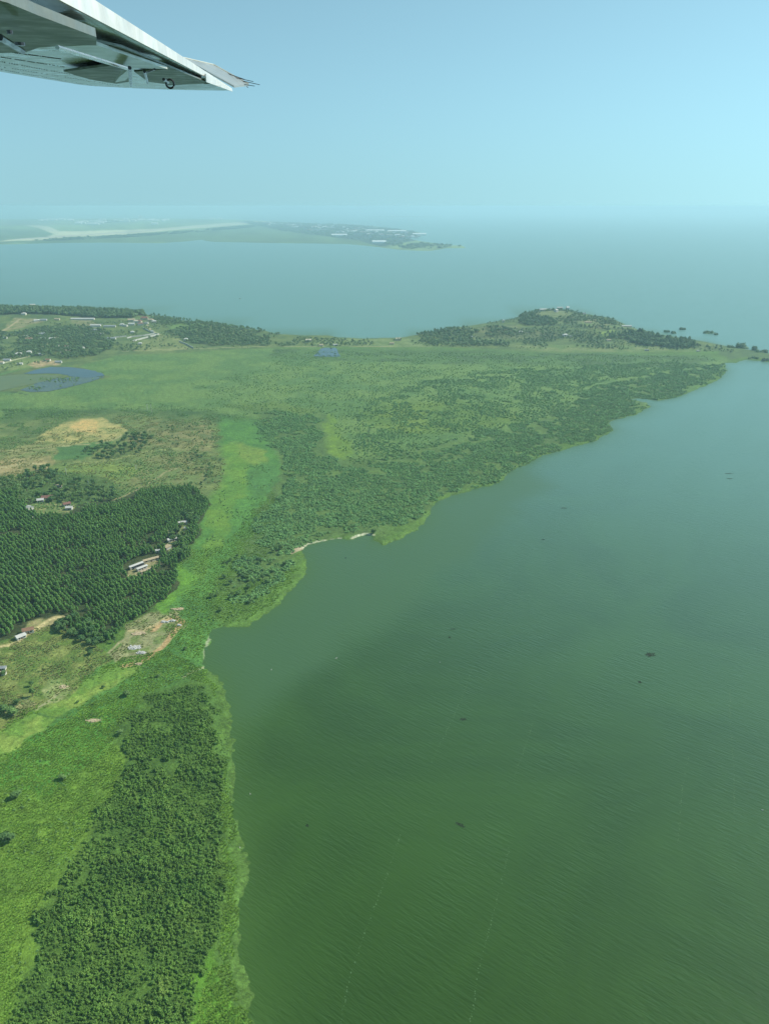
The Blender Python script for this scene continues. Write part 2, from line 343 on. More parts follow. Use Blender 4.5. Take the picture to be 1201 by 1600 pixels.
# thin tracks and ditches: width (m), colour
TRACKS = [
 ([(-100,716),(0,706),(40,702),(100,697),(150,693),(175,688),(192,680)], 2.6, (.30,.27,.15)),
 ([(-100,742),(0,731),(30,726),(55,724),(75,726)], 2.4, (.36,.31,.19)),
 ([(115,721),(135,724),(180,718),(210,710),(240,704),(330,697)], 2.0, (.24,.25,.11)),
 ([(175,782),(195,775),(230,757),(258,738),(275,732)], 1.6, (.26,.22,.13)),
 ([(-40,1022),(0,1010),(15,1008),(28,1003),(40,993),(60,980),(78,968),(92,964)], 3.0, (.42,.33,.19)),
 ([(240,985),(255,970),(275,966),(284,972),(270,990),(255,1010),(225,1032),(195,1040)], 3.4, (.38,.24,.14)),
 ([(203,985),(225,985),(245,975),(262,966)], 2.6, (.36,.28,.17)),
 ([(170,1020),(185,1005),(200,996),(222,986)], 1.6, (.27,.24,.15)),
 ([(288,1058),(300,1050),(317,1043)], 1.5, (.36,.34,.24)),
 ([(0,1112),(40,1108),(75,1120),(130,1124)], 1.0, (.05,.10,.03)),
 ([(58,1108),(66,1102),(80,1093),(92,1082)], 1.6, (.30,.28,.17)),
 ([(577,668),(575,680),(590,692),(602,700),(606,708)], 2.6, (.035,.07,.022)),
 ([(60,546),(72,538),(85,532),(96,529)], 6.0, (.36,.34,.22)),
 ([(-60,575),(0,569),(20,563),(46,557)], 6.0, (.38,.36,.25)),
 ([(0,520),(22,506),(30,500)], 5.0, (.33,.26,.17)),
 ([(55,514),(130,514),(160,511)], 4.0, (.2,.22,.11)),
 ([(125,526),(150,522),(160,521)], 5.0, (.38,.36,.25)),
 ([(190,549),(230,547),(300,545),(420,541),(530,542),(640,541)], 4.0, (.26,.24,.14)),
 ([(230,507),(236,516),(250,523)], 4.0, (.33,.30,.2)),
 ([(770,525),(776,533),(785,541)], 3.0, (.06,.09,.035)),
 ([(0,612),(25,613),(44,617)], 3.0, (.035,.06,.03)),
 ([(70,612),(105,606),(160,588)], 2.2, (.030,.05,.03)),
 ([(0,1289),(35,1287),(60,1289),(100,1288)], 1.2, (.05,.11,.02)),
 ([(53,1292),(53,1312),(44,1326),(36,1332)], 2.0, (.035,.075,.018)),
 ([(110,1284),(118,1290),(126,1286)], 1.6, (.035,.075,.018)),
 ([(454,863),(463,859),(472,855)], 5.0, (.42,.32,.25)),
 ([(472,856),(483,850),(495,847),(508,845),(532,841)], 1.6, (.42,.40,.32)),
 ([(550,841),(562,836),(570,834),(583,836)], 2.4, (.46,.44,.36)),
 ([(322,1036),(320,1020),(326,1003),(330,990),(338,983)], 1.6, (.24,.26,.18)),
 ([(20,1255),(28,1230),(34,1210)], 1.0, (.05,.11,.02)),
]
def warp(x, y, px, py):
    """ragged natural outlines: shift a place by a few metres of noise"""
    dist = np.sqrt(x*x+y*y+CAM_H**2); A = FOC/dist; sdep = CAM_H/dist
    n1 = fbm(x, y, 14, 3, 31)-.5; n2 = fbm(x, y, 14, 3, 77)-.5; m1_ = fbm(x, y, 45, 3, 91)-.5; m2_ = fbm(x, y, 45, 3, 97)-.5
    return px+(n1*14+m1_*24)*A, py+(n2*14+m2_*24)*A*sdep
def land_colour(x, y, z, px, py):
    dist = np.sqrt(x*x+y*y+CAM_H**2); A = FOC/dist
    sdep = CAM_H/dist
    n1 = fbm(x, y, 14, 3, 31)-.5; n2 = fbm(x, y, 14, 3, 77)-.5
    m1_ = fbm(x, y, 45, 3, 91)-.5; m2_ = fbm(x, y, 45, 3, 97)-.5
    wx, wy = warp(x, y, px, py)
    v = fbm(x, y, 45, 5, 3)
    col = np.array(G_)[None]*(.7+.6*v[:, None]); rel = np.full(x.shape, .3)
    for (poly, c1, c2, ps, soft, rl) in ZONES:
        P = np.array(poly, float); lo = P.min(0)-30; hi = P.max(0)+30
        k = np.where((px > lo[0]) & (px < hi[0]) & (py > lo[1]) & (py < hi[1]))[0]
        if not len(k): continue
        s = sdist(wx[k], wy[k], poly); wgt = sstep(-soft*.5, soft*.5, s)[:, None]
        n = sstep(.36, .64, fbm(x[k], y[k], ps, 5, len(poly)))[:, None]
        c = np.array(c1)*(1-n)+np.array(c2)*n
        col[k] = col[k]*(1-wgt)+c*wgt; rel[k] = rel[k]*(1-wgt[:, 0])+rl*wgt[:, 0]
    for (pts, wd, c) in TRACKS:
        P = np.array(pts, float); lo = P.min(0)-8; hi = P.max(0)+8
        k = np.where((px > lo[0]) & (px < hi[0]) & (py > lo[1]) & (py < hi[1]))[0]
        if not len(k): continue
        wp = [GH(*p)[:2] for p in pts]
        d = line_d(x[k]+n1[k]*2.5, y[k]+n2[k]*2.5, wp)
        wgt = (1-sstep(wd*.45, wd*.8+.4, d))[:, None]*(.75+.25*fbm(x[k], y[k], 6, 2, 9)[:, None])
        col[k] = col[k]*(1-wgt)+np.array(c)*wgt; rel[k] *= (1-wgt[:, 0])
    return col, rel

def ground_mat():
    m, nt, b = nodemat("land_cover")
    at = N(nt, 'ShaderNodeAttribute', attribute_name='cover').outputs['Color']
    rl = N(nt, 'ShaderNodeAttribute', attribute_name='relief').outputs['Fac']
    g = N(nt, 'ShaderNodeNewGeometry').outputs['Position']
    n1 = noise(nt, g, .55, 5, .65, .6); n2 = noise(nt, g, .12, 4, .6, .3); n3 = noise(nt, g, 1.6, 2)
    f = math_(nt, 'MULTIPLY', mrange(nt, n1, .33, .67, .62, 1.38), mrange(nt, n2, .3, .7, .82, 1.18))
    f = math_(nt, 'MULTIPLY', f, mrange(nt, n3, .35, .65, .85, 1.15))
    c = scalec(nt, at, f)
    dry = mrange(nt, noise(nt, g, .3, 5, .7), .60, .78, 0, .35)
    c = mixc(nt, dry, c, (.17, .18, .07))
    nt.links.new(mixc(nt, 1.0, c, (1.17, 1.24, 1.03), 'MULTIPLY'), b.inputs['Base Color'])
    bp = N(nt, 'ShaderNodeBump'); bp.inputs['Distance'].default_value = 1.0
    nt.links.new(math_(nt, 'MULTIPLY', rl, 1.5), bp.inputs['Strength'])
    nt.links.new(math_(nt, 'ADD', n1, math_(nt, 'MULTIPLY', n3, .3)), bp.inputs['Height'])
    nt.links.new(bp.outputs[0], b.inputs['Normal'])
    b.inputs['Roughness'].default_value = .9; b.inputs['Specular IOR Level'].default_value = .15
    return m
M_ground = ground_mat()

def grid_faces(nr, nc, keep):
    i = np.arange(nr-1)[:, None]*nc+np.arange(nc-1)[None]
    F = np.stack([i, i+1, i+nc+1, i+nc], -1)
    k = keep[:-1, :-1] | keep[1:, :-1] | keep[:-1, 1:] | keep[1:, 1:]
    return F[k]
def compact(V, F, *arr):
    u, inv = np.unique(F.ravel(), return_inverse=True)
    return (V[u], inv.reshape(F.shape))+tuple(a[u] for a in arr)

def build_ground():
    cols = np.concatenate([np.arange(-900, -250, 22), np.arange(-250, 1215, 1.8), np.arange(1216, 1420, 10)])
    rows = np.concatenate([np.arange(474, 600, .8), np.arange(600, 1640, 1.7), np.arange(1642, 1800, 10), np.arange(1800, 2320, 30)])
    U, V_ = np.meshgrid(cols, rows)
    x, y = G0(U, V_)
    sd = shore_sd(x, y)
    jag = ((fbm(x, y, 11, 4, 55)-.5)*9+(fbm(x, y, 3, 2, 56)-.5)*3)*sstep(40, 0, np.abs(sd))
    sd = sd+jag
    z = height(x, y, sd)
    px, py = proj(x, y, z)
    s = x.shape; f = lambda a: a.ravel()
    col, rel = land_colour(f(x), f(y), f(z), f(px), f(py))
    z = f(z)+rel*(fbm(f(x), f(y), 5, 3, 8)-.5)*2.6*sstep(1, 8, f(sd))
    # wet dark mud and shallow weed at the very edge
    e = sstep(1.2, -1.5, f(sd))[:, None]*.6
    col = col*(1-e)+np.array((.05, .075, .03))*e
    F = grid_faces(*s, sd > -14)
    V = np.stack([f(x), f(y), z], 1)
    V, F, col, rel = compact(V, F, col, rel)
    me = np_mesh("ground", V, F[:, ::-1], M_ground, True, [('cover', 'FLOAT_COLOR', col), ('relief', 'FLOAT', rel)])
    o = link("ground", me); tag(o, "flat green marsh and farmland shore along the lake", "ground", kind="structure")
build_ground()

# ------------------------------------------------------------------ the lake
def build_lake():
    def axis(a, b, st, lo, hi):
        m = list(np.arange(a, b+st, st)); s = st
        l = []; v = a
        while v > lo: s *= 1.35; v -= s; l.append(v)
        s = st; r = []; v = m[-1]
        while v < hi: s *= 1.35; v += s; r.append(v)
        return np.array(l[::-1]+m+r)
    X = axis(-200, 900, 6, -250000, 250000); Y = axis(180, 1500, 6, -250000, 250000)
    U, V_ = np.meshgrid(X, Y); s = U.shape
    x = U.ravel(); y = V_.ravel()
    sd = np.full(x.shape, -1e4); k = np.where((np.abs(x) < 4000) & (y > -500) & (y < 4000))[0]
    sd[k] = shore_sd(x[k], y[k])
    shore = np.exp(np.minimum(sd, 0)/13.0)
    B = W0([(330,1180),(400,1125),(475,1068),(545,1008),(620,950),(700,900),(800,820),(860,760),(800,700),(400,800),(200,1000)])
    wob = (fbm(x, y, 60, 3, 21)-.5)*30
    calm = sstep(-16, 22, sdist(x+wob, y-wob, B)); calm[sd < -9000] = 0
    sheen_ramp = sstep(-60, 1700, y+1.0*x-300+120*(fbm(x, y, 300, 3, 12)-.5)); sheen_ramp = sheen_ramp**.75     # tealer open lake, with sky reflection and sun glint painted in
    F = grid_faces(*s, np.ones(s, bool))
    V = np.stack([x, y, np.zeros(len(x))], 1)
    m, nt, b = nodemat("lake_water")
    g = N(nt, 'ShaderNodeNewGeometry').outputs['Position']
    sh = N(nt, 'ShaderNodeAttribute', attribute_name='shore').outputs['Fac']; ca = N(nt, 'ShaderNodeAttribute', attribute_name='calm').outputs['Fac']
    big = noise(nt, g, .007, 5, .6, 1.6)
    c = mixc(nt, mrange(nt, big, .35, .65, 0, 1), (.025, .065, .007), (.036, .090, .011))
    op = N(nt, 'ShaderNodeAttribute', attribute_name='open_sheen').outputs['Fac']
    c = mixc(nt, op, c, (.104, .228, .190))  # base colour lightened far and right in place of reflected sky and glint
    c = mixc(nt, math_(nt, 'MULTIPLY', ca, .85), c, (.056, .122, .046))
    c = mixc(nt, math_(nt, 'MULTIPLY', sh, .75), c, (.055, .118, .020))
    nt.links.new(c, b.inputs['Base Color'])
    b.inputs['Roughness'].default_value = .33; b.inputs['IOR'].default_value = 1.33
    mp = N(nt, 'ShaderNodeMapping', vector_type='TEXTURE'); nt.links.new(g, mp.inputs['Vector'])
    mp.inputs['Rotation'].default_value = (0, 0, R(-38)); mp.inputs['Scale'].default_value = (6, 1.0, 1)
    w1 = noise(nt, mp.outputs[0], .58, 3, .55, .4); 
    mp2 = N(nt, 'ShaderNodeMapping', vector_type='TEXTURE'); nt.links.new(g, mp2.inputs['Vector'])
    mp2.inputs['Rotation'].default_value = (0, 0, R(-30)); mp2.inputs['Scale'].default_value = (3, 1.0, 1)
    w2 = noise(nt, mp2.outputs[0], 1.1, 3, .6, .2)
    mp3 = N(nt, 'ShaderNodeMapping', vector_type='TEXTURE'); nt.links.new(g, mp3.inputs['Vector']); mp3.inputs['Rotation'].default_value = (0, 0, R(62)); mp3.inputs['Scale'].default_value = (4, 1, 1)
    gust = mrange(nt, noise(nt, mp3.outputs[0], .03, 4, .6, .8), .36, .64, .45, 1.15)
    amp = math_(nt, 'MULTIPLY', gust, math_(nt, 'SUBTRACT', 1.0, math_(nt, 'MULTIPLY', ca, .55)))
    hgt = math_(nt, 'ADD', math_(nt, 'MULTIPLY', w1, 1.5), math_(nt, 'MULTIPLY', w2, .45))
    bp = N(nt, 'ShaderNodeBump'); bp.inputs['Distance'].default_value = 1.0
    nt.links.new(math_(nt, 'MULTIPLY', amp, .36), bp.inputs['Strength']); nt.links.new(hgt, bp.inputs['Height'])
    nt.links.new(bp.outputs[0], b.inputs['Normal'])
    me = np_mesh("lake", V, F, m, True, [('shore', 'FLOAT', shore), ('calm', 'FLOAT', calm), ('open_sheen', 'FLOAT', sheen_ramp)])
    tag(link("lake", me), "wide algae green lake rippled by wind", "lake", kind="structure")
build_lake()

# ================================================================== PLANTS
M_bark = simple("bark", (.16, .12, .09), .9, .3, 2)
M_bush = foliage("thicket_leaves", (.070, .150, .028), (.150, .255, .045), .035, (.22, .31, .07))
M_mid = foliage("shore_thicket_leaves", (.100, .210, .070), (.172, .310, .102), .02, (.21, .31, .12))
M_papyrus = foliage("marsh_leaves", (.112, .215, .065), (.185, .300, .088), .02, (.21, .28, .10))
M_euca = foliage("plantation_leaves", (.070, .165, .036), (.135, .260, .055), .03, (.17, .28, .06))
M_broad = foliage("broad_leaves", (.055, .120, .038), (.125, .205, .060), .02, (.16, .23, .07))
M_woodl = foliage("headland_leaves", (.070, .130, .055), (.155, .230, .085), .03, (.20, .25, .10))
M_weed = foliage("water_weed", (.010, .018, .010), (.025, .036, .014), .1)

def leaf_cloud(n, fn, size, r, up=.5, flat=.55):
    """n small leaf sprays; fn gives centre and outward direction for each"""
    P, D = fn(n, r)
    D = D+r.normal(0, flat, D.shape); D[:, 2] += up; D /= np.linalg.norm(D, axis=1)[:, None]+1e-9
    a = np.cross(D, r.normal(0, 1, D.shape)); a /= np.linalg.norm(a, axis=1)[:, None]+1e-9; b = np.cross(D, a)
    s = size*r.uniform(.6, 1.3, (n, 1)); t = s*r.uniform(.45, .9, (n, 1))
    V = np.stack([P-a*s, P-b*t, P+a*s, P+b*t+D*s*.25], 1).reshape(-1, 3)
    return V, np.arange(n*4).reshape(-1, 4)
def core(r, rx, ry, rz, cz, nseg=8, nring=5):
    """dark inner mass of a crown, lumpy"""
    V = []; F = []
    for i in range(nring+1):
        ph = math.pi*i/nring
        for j in range(nseg):
            th = 2*math.pi*j/nseg; k = r.uniform(.75, 1.1)
            V.append((rx*k*math.sin(ph)*math.cos(th), ry*k*math.sin(ph)*math.sin(th), cz+rz*math.cos(ph)*(k if 0 < i < nring else 1)))
    for i in range(nring):
        for j in range(nseg):
            F.append((i*nseg+j, (i+1)*nseg+j, (i+1)*nseg+(j+1) % nseg, i*nseg+(j+1) % nseg))
    return np.array(V), np.array(F)
def join(parts):
    V = []; F = []; o = 0
    for v, f in parts: V.append(v); F.append(f+o); o += len(v)
    return np.concatenate(V), np.concatenate(F)
def lobes(cs):
    cs = np.array(cs, float)
    def fn(n, r):
        k = r.integers(0, len(cs), n); d = r.normal(0, 1, (n, 3)); d /= np.linalg.norm(d, axis=1)[:, None]
        d[:, 2] = np.where(d[:, 2] < -.35, -d[:, 2], d[:, 2]); rr = r.uniform(.75, 1.05, (n, 1))
        return cs[k, :3]+d*cs[k, 3:6]*rr, d/cs[k, 3:6]*cs[k, 3:6].mean(1)[:, None]
    return fn
def bush_mesh(name, seed, mat, n=60):
    r = np.random.default_rng(seed); k = r.integers(3, 6)
    cs = [(r.uniform(-.55, .55), r.uniform(-.55, .55), r.uniform(.3, .75), r.uniform(.4, .65), r.uniform(.4, .65), r.uniform(.35, .6)) for _ in range(k)]
    V, F = join([leaf_cloud(n, lobes(cs), .24, r)]+[((c_ := core(r, c[3]*.8, c[4]*.8, c[5]*.8, 0, 6, 4))[0]+np.array(c[:3]), c_[1]) for c in cs])
    return np_mesh(name, V, F, mat)
def reed_mesh(name, seed, mat, n=70):
    """tuft of upright reed and papyrus blades"""
    r = np.random.default_rng(seed); V = []; F = []
    for i in range(n):
        a, d = r.uniform(0, 6.28), abs(r.normal(0, .5)); x, y = d*math.cos(a), d*math.sin(a)
        h = r.uniform(.5, 1.0)*(1.1-.3*d); l = r.uniform(.1, .45); b = r.uniform(0, 6.28); wx, wy = .12*math.cos(b), .12*math.sin(b)
        tx, ty = x+l*math.cos(a), y+l*math.sin(a)
        q = len(V); V += [(x-wx, y-wy, 0), (x+wx, y+wy, 0), (tx+wx*1.6, ty+wy*1.6, h), (tx-wx*1.6, ty-wy*1.6, h)]; F.append((q, q+1, q+2, q+3))
    c = core(r, .6, .6, .45, .1, 7, 4)
    V, F = join([(np.array(V), np.array(F)), c]); return np_mesh(name, V, F, mat)
def euca_crown(name, seed):
    """slender plantation tree: narrow uneven plume, unit height 1 (scaled)"""
    r = np.random.default_rng(seed); cs = []
    for i in range(7):
        t = i/6; z = 4.0+t*4.6; rad = 1.9*(1-t*.36)*r.uniform(.8, 1.15)
        cs.append((r.uniform(-.4, .4), r.uniform(-.4, .4), z, rad, rad, 1.35))
    V, F = join([leaf_cloud(190, lobes(cs), .50, r, up=.6)]+[((c_ := core(r, c[3]*.72, c[4]*.72, 1.2, 0, 6, 4))[0]+np.array(c[:3]), c_[1]) for c in cs[::2]])
    return np_mesh(name, V, F, M_euca)
def euca_trunk(name, seed):
    r = random.Random(seed); mb = MB()
    mb.tube([(0, 0, -.3), (r.uniform(-.1, .1), r.uniform(-.1, .1), 4), (r.uniform(-.2, .2), r.uniform(-.2, .2), 12.5)], [.17, .12, .04], 6)
    for k in range(4):
        z = 3.4+k*1.2; a = r.uniform(0, 6.28); mb.tube([(0, 0, z), (math.cos(a)*1.1, math.sin(a)*1.1, z+.9)], [.06, .02], 4)
    return mb.mesh(name, M_bark)
def broad_crown(name, seed, mat=None, n=330, spread=1.0, tall=1.0):
    r = np.random.default_rng(seed); cs = []
    for i in range(8):
        a = i*2.4+r.uniform(-.4, .4); d = 2.3*spread*r.uniform(.35, 1.0)
        cs.append((d*math.cos(a), d*math.sin(a), (4.2+r.uniform(-.9, 1.4))*tall, r.uniform(1.2, 1.9)*spread, r.uniform(1.2, 1.9)*spread, r.uniform(1.0, 1.5)*tall))
    cs.append((0, 0, 5.6*tall, 1.7*spread, 1.7*spread, 1.5*tall))
    V, F = join([leaf_cloud(n, lobes(cs), .55, r)]+[((c_ := core(r, c[3]*.78, c[4]*.78, c[5]*.78, 0, 6, 4))[0]+np.array(c[:3]), c_[1]) for c in cs])
    return np_mesh(name, V, F, mat or M_broad)
def broad_trunk(name, seed, spread=1.0, tall=1.0):
    r = random.Random(seed); mb = MB()
    mb.tube([(0, 0, -.4), (.1, .05, 1.4*tall), (0, .1, 3.2*tall), (.1, 0, 5.4*tall)], [.38, .27, .2, .06], 7)
    for k in range(6):
        a = k*1.05+r.uniform(-.3, .3); z = (1.5+k*.35)*tall; d = 2.2*spread*r.uniform(.7, 1)
        mb.tube([(0, 0, z), (math.cos(a)*d*.5, math.sin(a)*d*.5, z+.9*tall), (math.cos(a)*d, math.sin(a)*d, z+1.9*tall)], [.15, .09, .03], 5)
    return mb.mesh(name, M_bark)

BUSH = [bush_mesh("bush_foliage", 100+i, M_bush) for i in range(6)]
MIDB = [bush_mesh("shore_foliage", 120+i, M_mid, 64) for i in range(6)]
PAPY = [bush_mesh("marsh_foliage", 150+i, M_papyrus, 46) for i in range(5)]
REED = [reed_mesh("reed_foliage", 180+i, M_papyrus) for i in range(4)]
EUC = [(euca_crown("eucalyptus_crown", 200+i), euca_trunk("eucalyptus_trunk", 200+i)) for i in range(5)]
BRD = [(broad_crown("broadleaf_crown", 300+i, spread=(1, 1.15, .85, 1.3, .7)[i], tall=(1, .85, 1.2, .8, 1.5)[i]),
        broad_trunk("broadleaf_trunk", 300+i, (1, 1.15, .85, 1.3, .7)[i], (1, .85, 1.2, .8, 1.5)[i])) for i in range(5)]
HDL = [(broad_crown("headland_crown", 400+i, M_woodl, 150, (1.15, 1.0, .85, 1.4)[i], (.85, 1.0, 1.25, .7)[i]),
        broad_trunk("headland_trunk", 400+i, (1.15, 1.0, .85, 1.4)[i], (.85, 1.0, 1.25, .7)[i])) for i in range(4)]

def source(name, meshes):
    """meshes that a ground cover scatters, kept out of the scene"""
    c = bpy.data.collections.new(name)
    for me in meshes:
        ms = me if isinstance(me, tuple) else (me,)
        if len(ms) == 1: o = bpy.data.objects.new(ms[0].name, ms[0])
        else:
            bm = bmesh.new(); n0 = 0
            bm.from_mesh(ms[0]); n0 = len(bm.faces); bm.from_mesh(ms[1]); bm.faces.ensure_lookup_table()
            for f in bm.faces[n0:]: f.material_index = 1
            j = bpy.data.meshes.new(ms[0].name+"_whole"); bm.to_mesh(j); bm.free(); j.materials.append(ms[0].materials[0]); j.materials.append(ms[1].materials[0])
            o = bpy.data.objects.new(j.name, j)
        c.objects.link(o)
    return c
def scatter_stuff(name, label, cat, xyz, scale, coll):
    n = len(xyz); me = bpy.data.meshes.new(name); me.vertices.add(n); me.vertices.foreach_set("co", np.ascontiguousarray(xyz, np.float32).ravel())
    sc3 = np.asarray(scale, np.float32)
    if sc3.ndim == 1: sc3 = np.stack([sc3]*3, 1)
    a = me.attributes.new('size', 'FLOAT_VECTOR', 'POINT'); a.data.foreach_set("vector", sc3.ravel())
    a = me.attributes.new('turn', 'FLOAT_VECTOR', 'POINT'); t = np.zeros((n, 3), np.float32); t[:, 2] = rng.uniform(0, 6.283, n)
    t[:, 0] = rng.normal(0, .05, n); t[:, 1] = rng.normal(0, .05, n); a.data.foreach_set("vector", t.ravel())
    o = link(name, me); ng = bpy.data.node_groups.new(name+"_scatter", 'GeometryNodeTree')
    ng.interface.new_socket('Geometry', in_out='INPUT', socket_type='NodeSocketGeometry'); ng.interface.new_socket('Geometry', in_out='OUTPUT', socket_type='NodeSocketGeometry')
    gi = ng.nodes.new('NodeGroupInput'); go = ng.nodes.new('NodeGroupOutput'); ip = ng.nodes.new('GeometryNodeInstanceOnPoints')
    ci = ng.nodes.new('GeometryNodeCollectionInfo'); ci.inputs['Collection'].default_value = coll; ci.inputs['Separate Children'].default_value = True; ci.inputs['Reset Children'].default_value = True
    ip.inputs['Pick Instance'].default_value = True
    sa = ng.nodes.new('GeometryNodeInputNamedAttribute'); sa.data_type = 'FLOAT_VECTOR'; sa.inputs[0].default_value = 'size'
    ta = ng.nodes.new('GeometryNodeInputNamedAttribute'); ta.data_type = 'FLOAT_VECTOR'; ta.inputs[0].default_value = 'turn'
    rv = ng.nodes.new('FunctionNodeRandomValue'); rv.data_type = 'INT'
    rv.inputs[4].default_value = 0; rv.inputs[5].default_value = 1000
    L = ng.links.new
    L(gi.outputs[0], ip.inputs['Points']); L(ci.outputs[0], ip.inputs['Instance']); L(rv.outputs[2], ip.inputs['Instance Index'])
    L(ta.outputs[0], ip.inputs['Rotation']); L(sa.outputs[0], ip.inputs['Scale']); L(ip.outputs[0], go.inputs[0])
    md = o.modifiers.new("scatter", 'NODES'); md.node_group = ng
    tag(o, label, cat, kind="stuff"); return o

def grid_pts(poly, sp, jit=.9, rot=0.0, row=None, margin=0):
    """jittered lattice of land points whose image lies inside the outline"""
    W = W0(poly); lo = W.min(0)-20; hi = W.max(0)+120
    r2 = row or sp; c = (lo+hi)/2; ext = np.hypot(*(hi-lo))/2
    gx, gy = np.meshgrid(np.arange(-ext, ext, sp), np.arange(-ext, ext, r2))
    gx = gx.ravel()+rng.uniform(-.5, .5, gx.size)*sp*jit; gy = gy.ravel()+rng.uniform(-.5, .5, gy.size)*r2*jit
    ca, sa = math.cos(rot), math.sin(rot); x = c[0]+gx*ca-gy*sa; y = c[1]+gx*sa+gy*ca
    k = (x > lo[0]) & (x < hi[0]) & (y > lo[1]) & (y < hi[1]); x = x[k]; y = y[k]
    k = sdist(x, y, [(W[:, 0].min(), W[:, 1].min()), (W[:, 0].max(), W[:, 1].min()), (W[:, 0].max(), W[:, 1].max()+110), (W[:, 0].min(), W[:, 1].max()+110)]) > 0; x = x[k]; y = y[k]
    px, py = proj(x, y, 2.0); k = (px > min(p[0] for p in poly)-12) & (px < max(p[0] for p in poly)+12) & (py > min(p[1] for p in poly)-25) & (py < max(p[1] for p in poly)+12); x = x[k]; y = y[k]
    sd = shore_sd(x, y); z = height(x, y, sd); px, py = proj(x, y, z)
    dist = np.sqrt(x*x+y*y+CAM_H**2); A = FOC/dist
    wx, wy = warp(x, y, px, py)
    s = sdist(wx, wy, poly)
    k = (s > margin) & (sd > 1.5)
    return x[k], y[k], z[k], px[k], py[k], s[k]

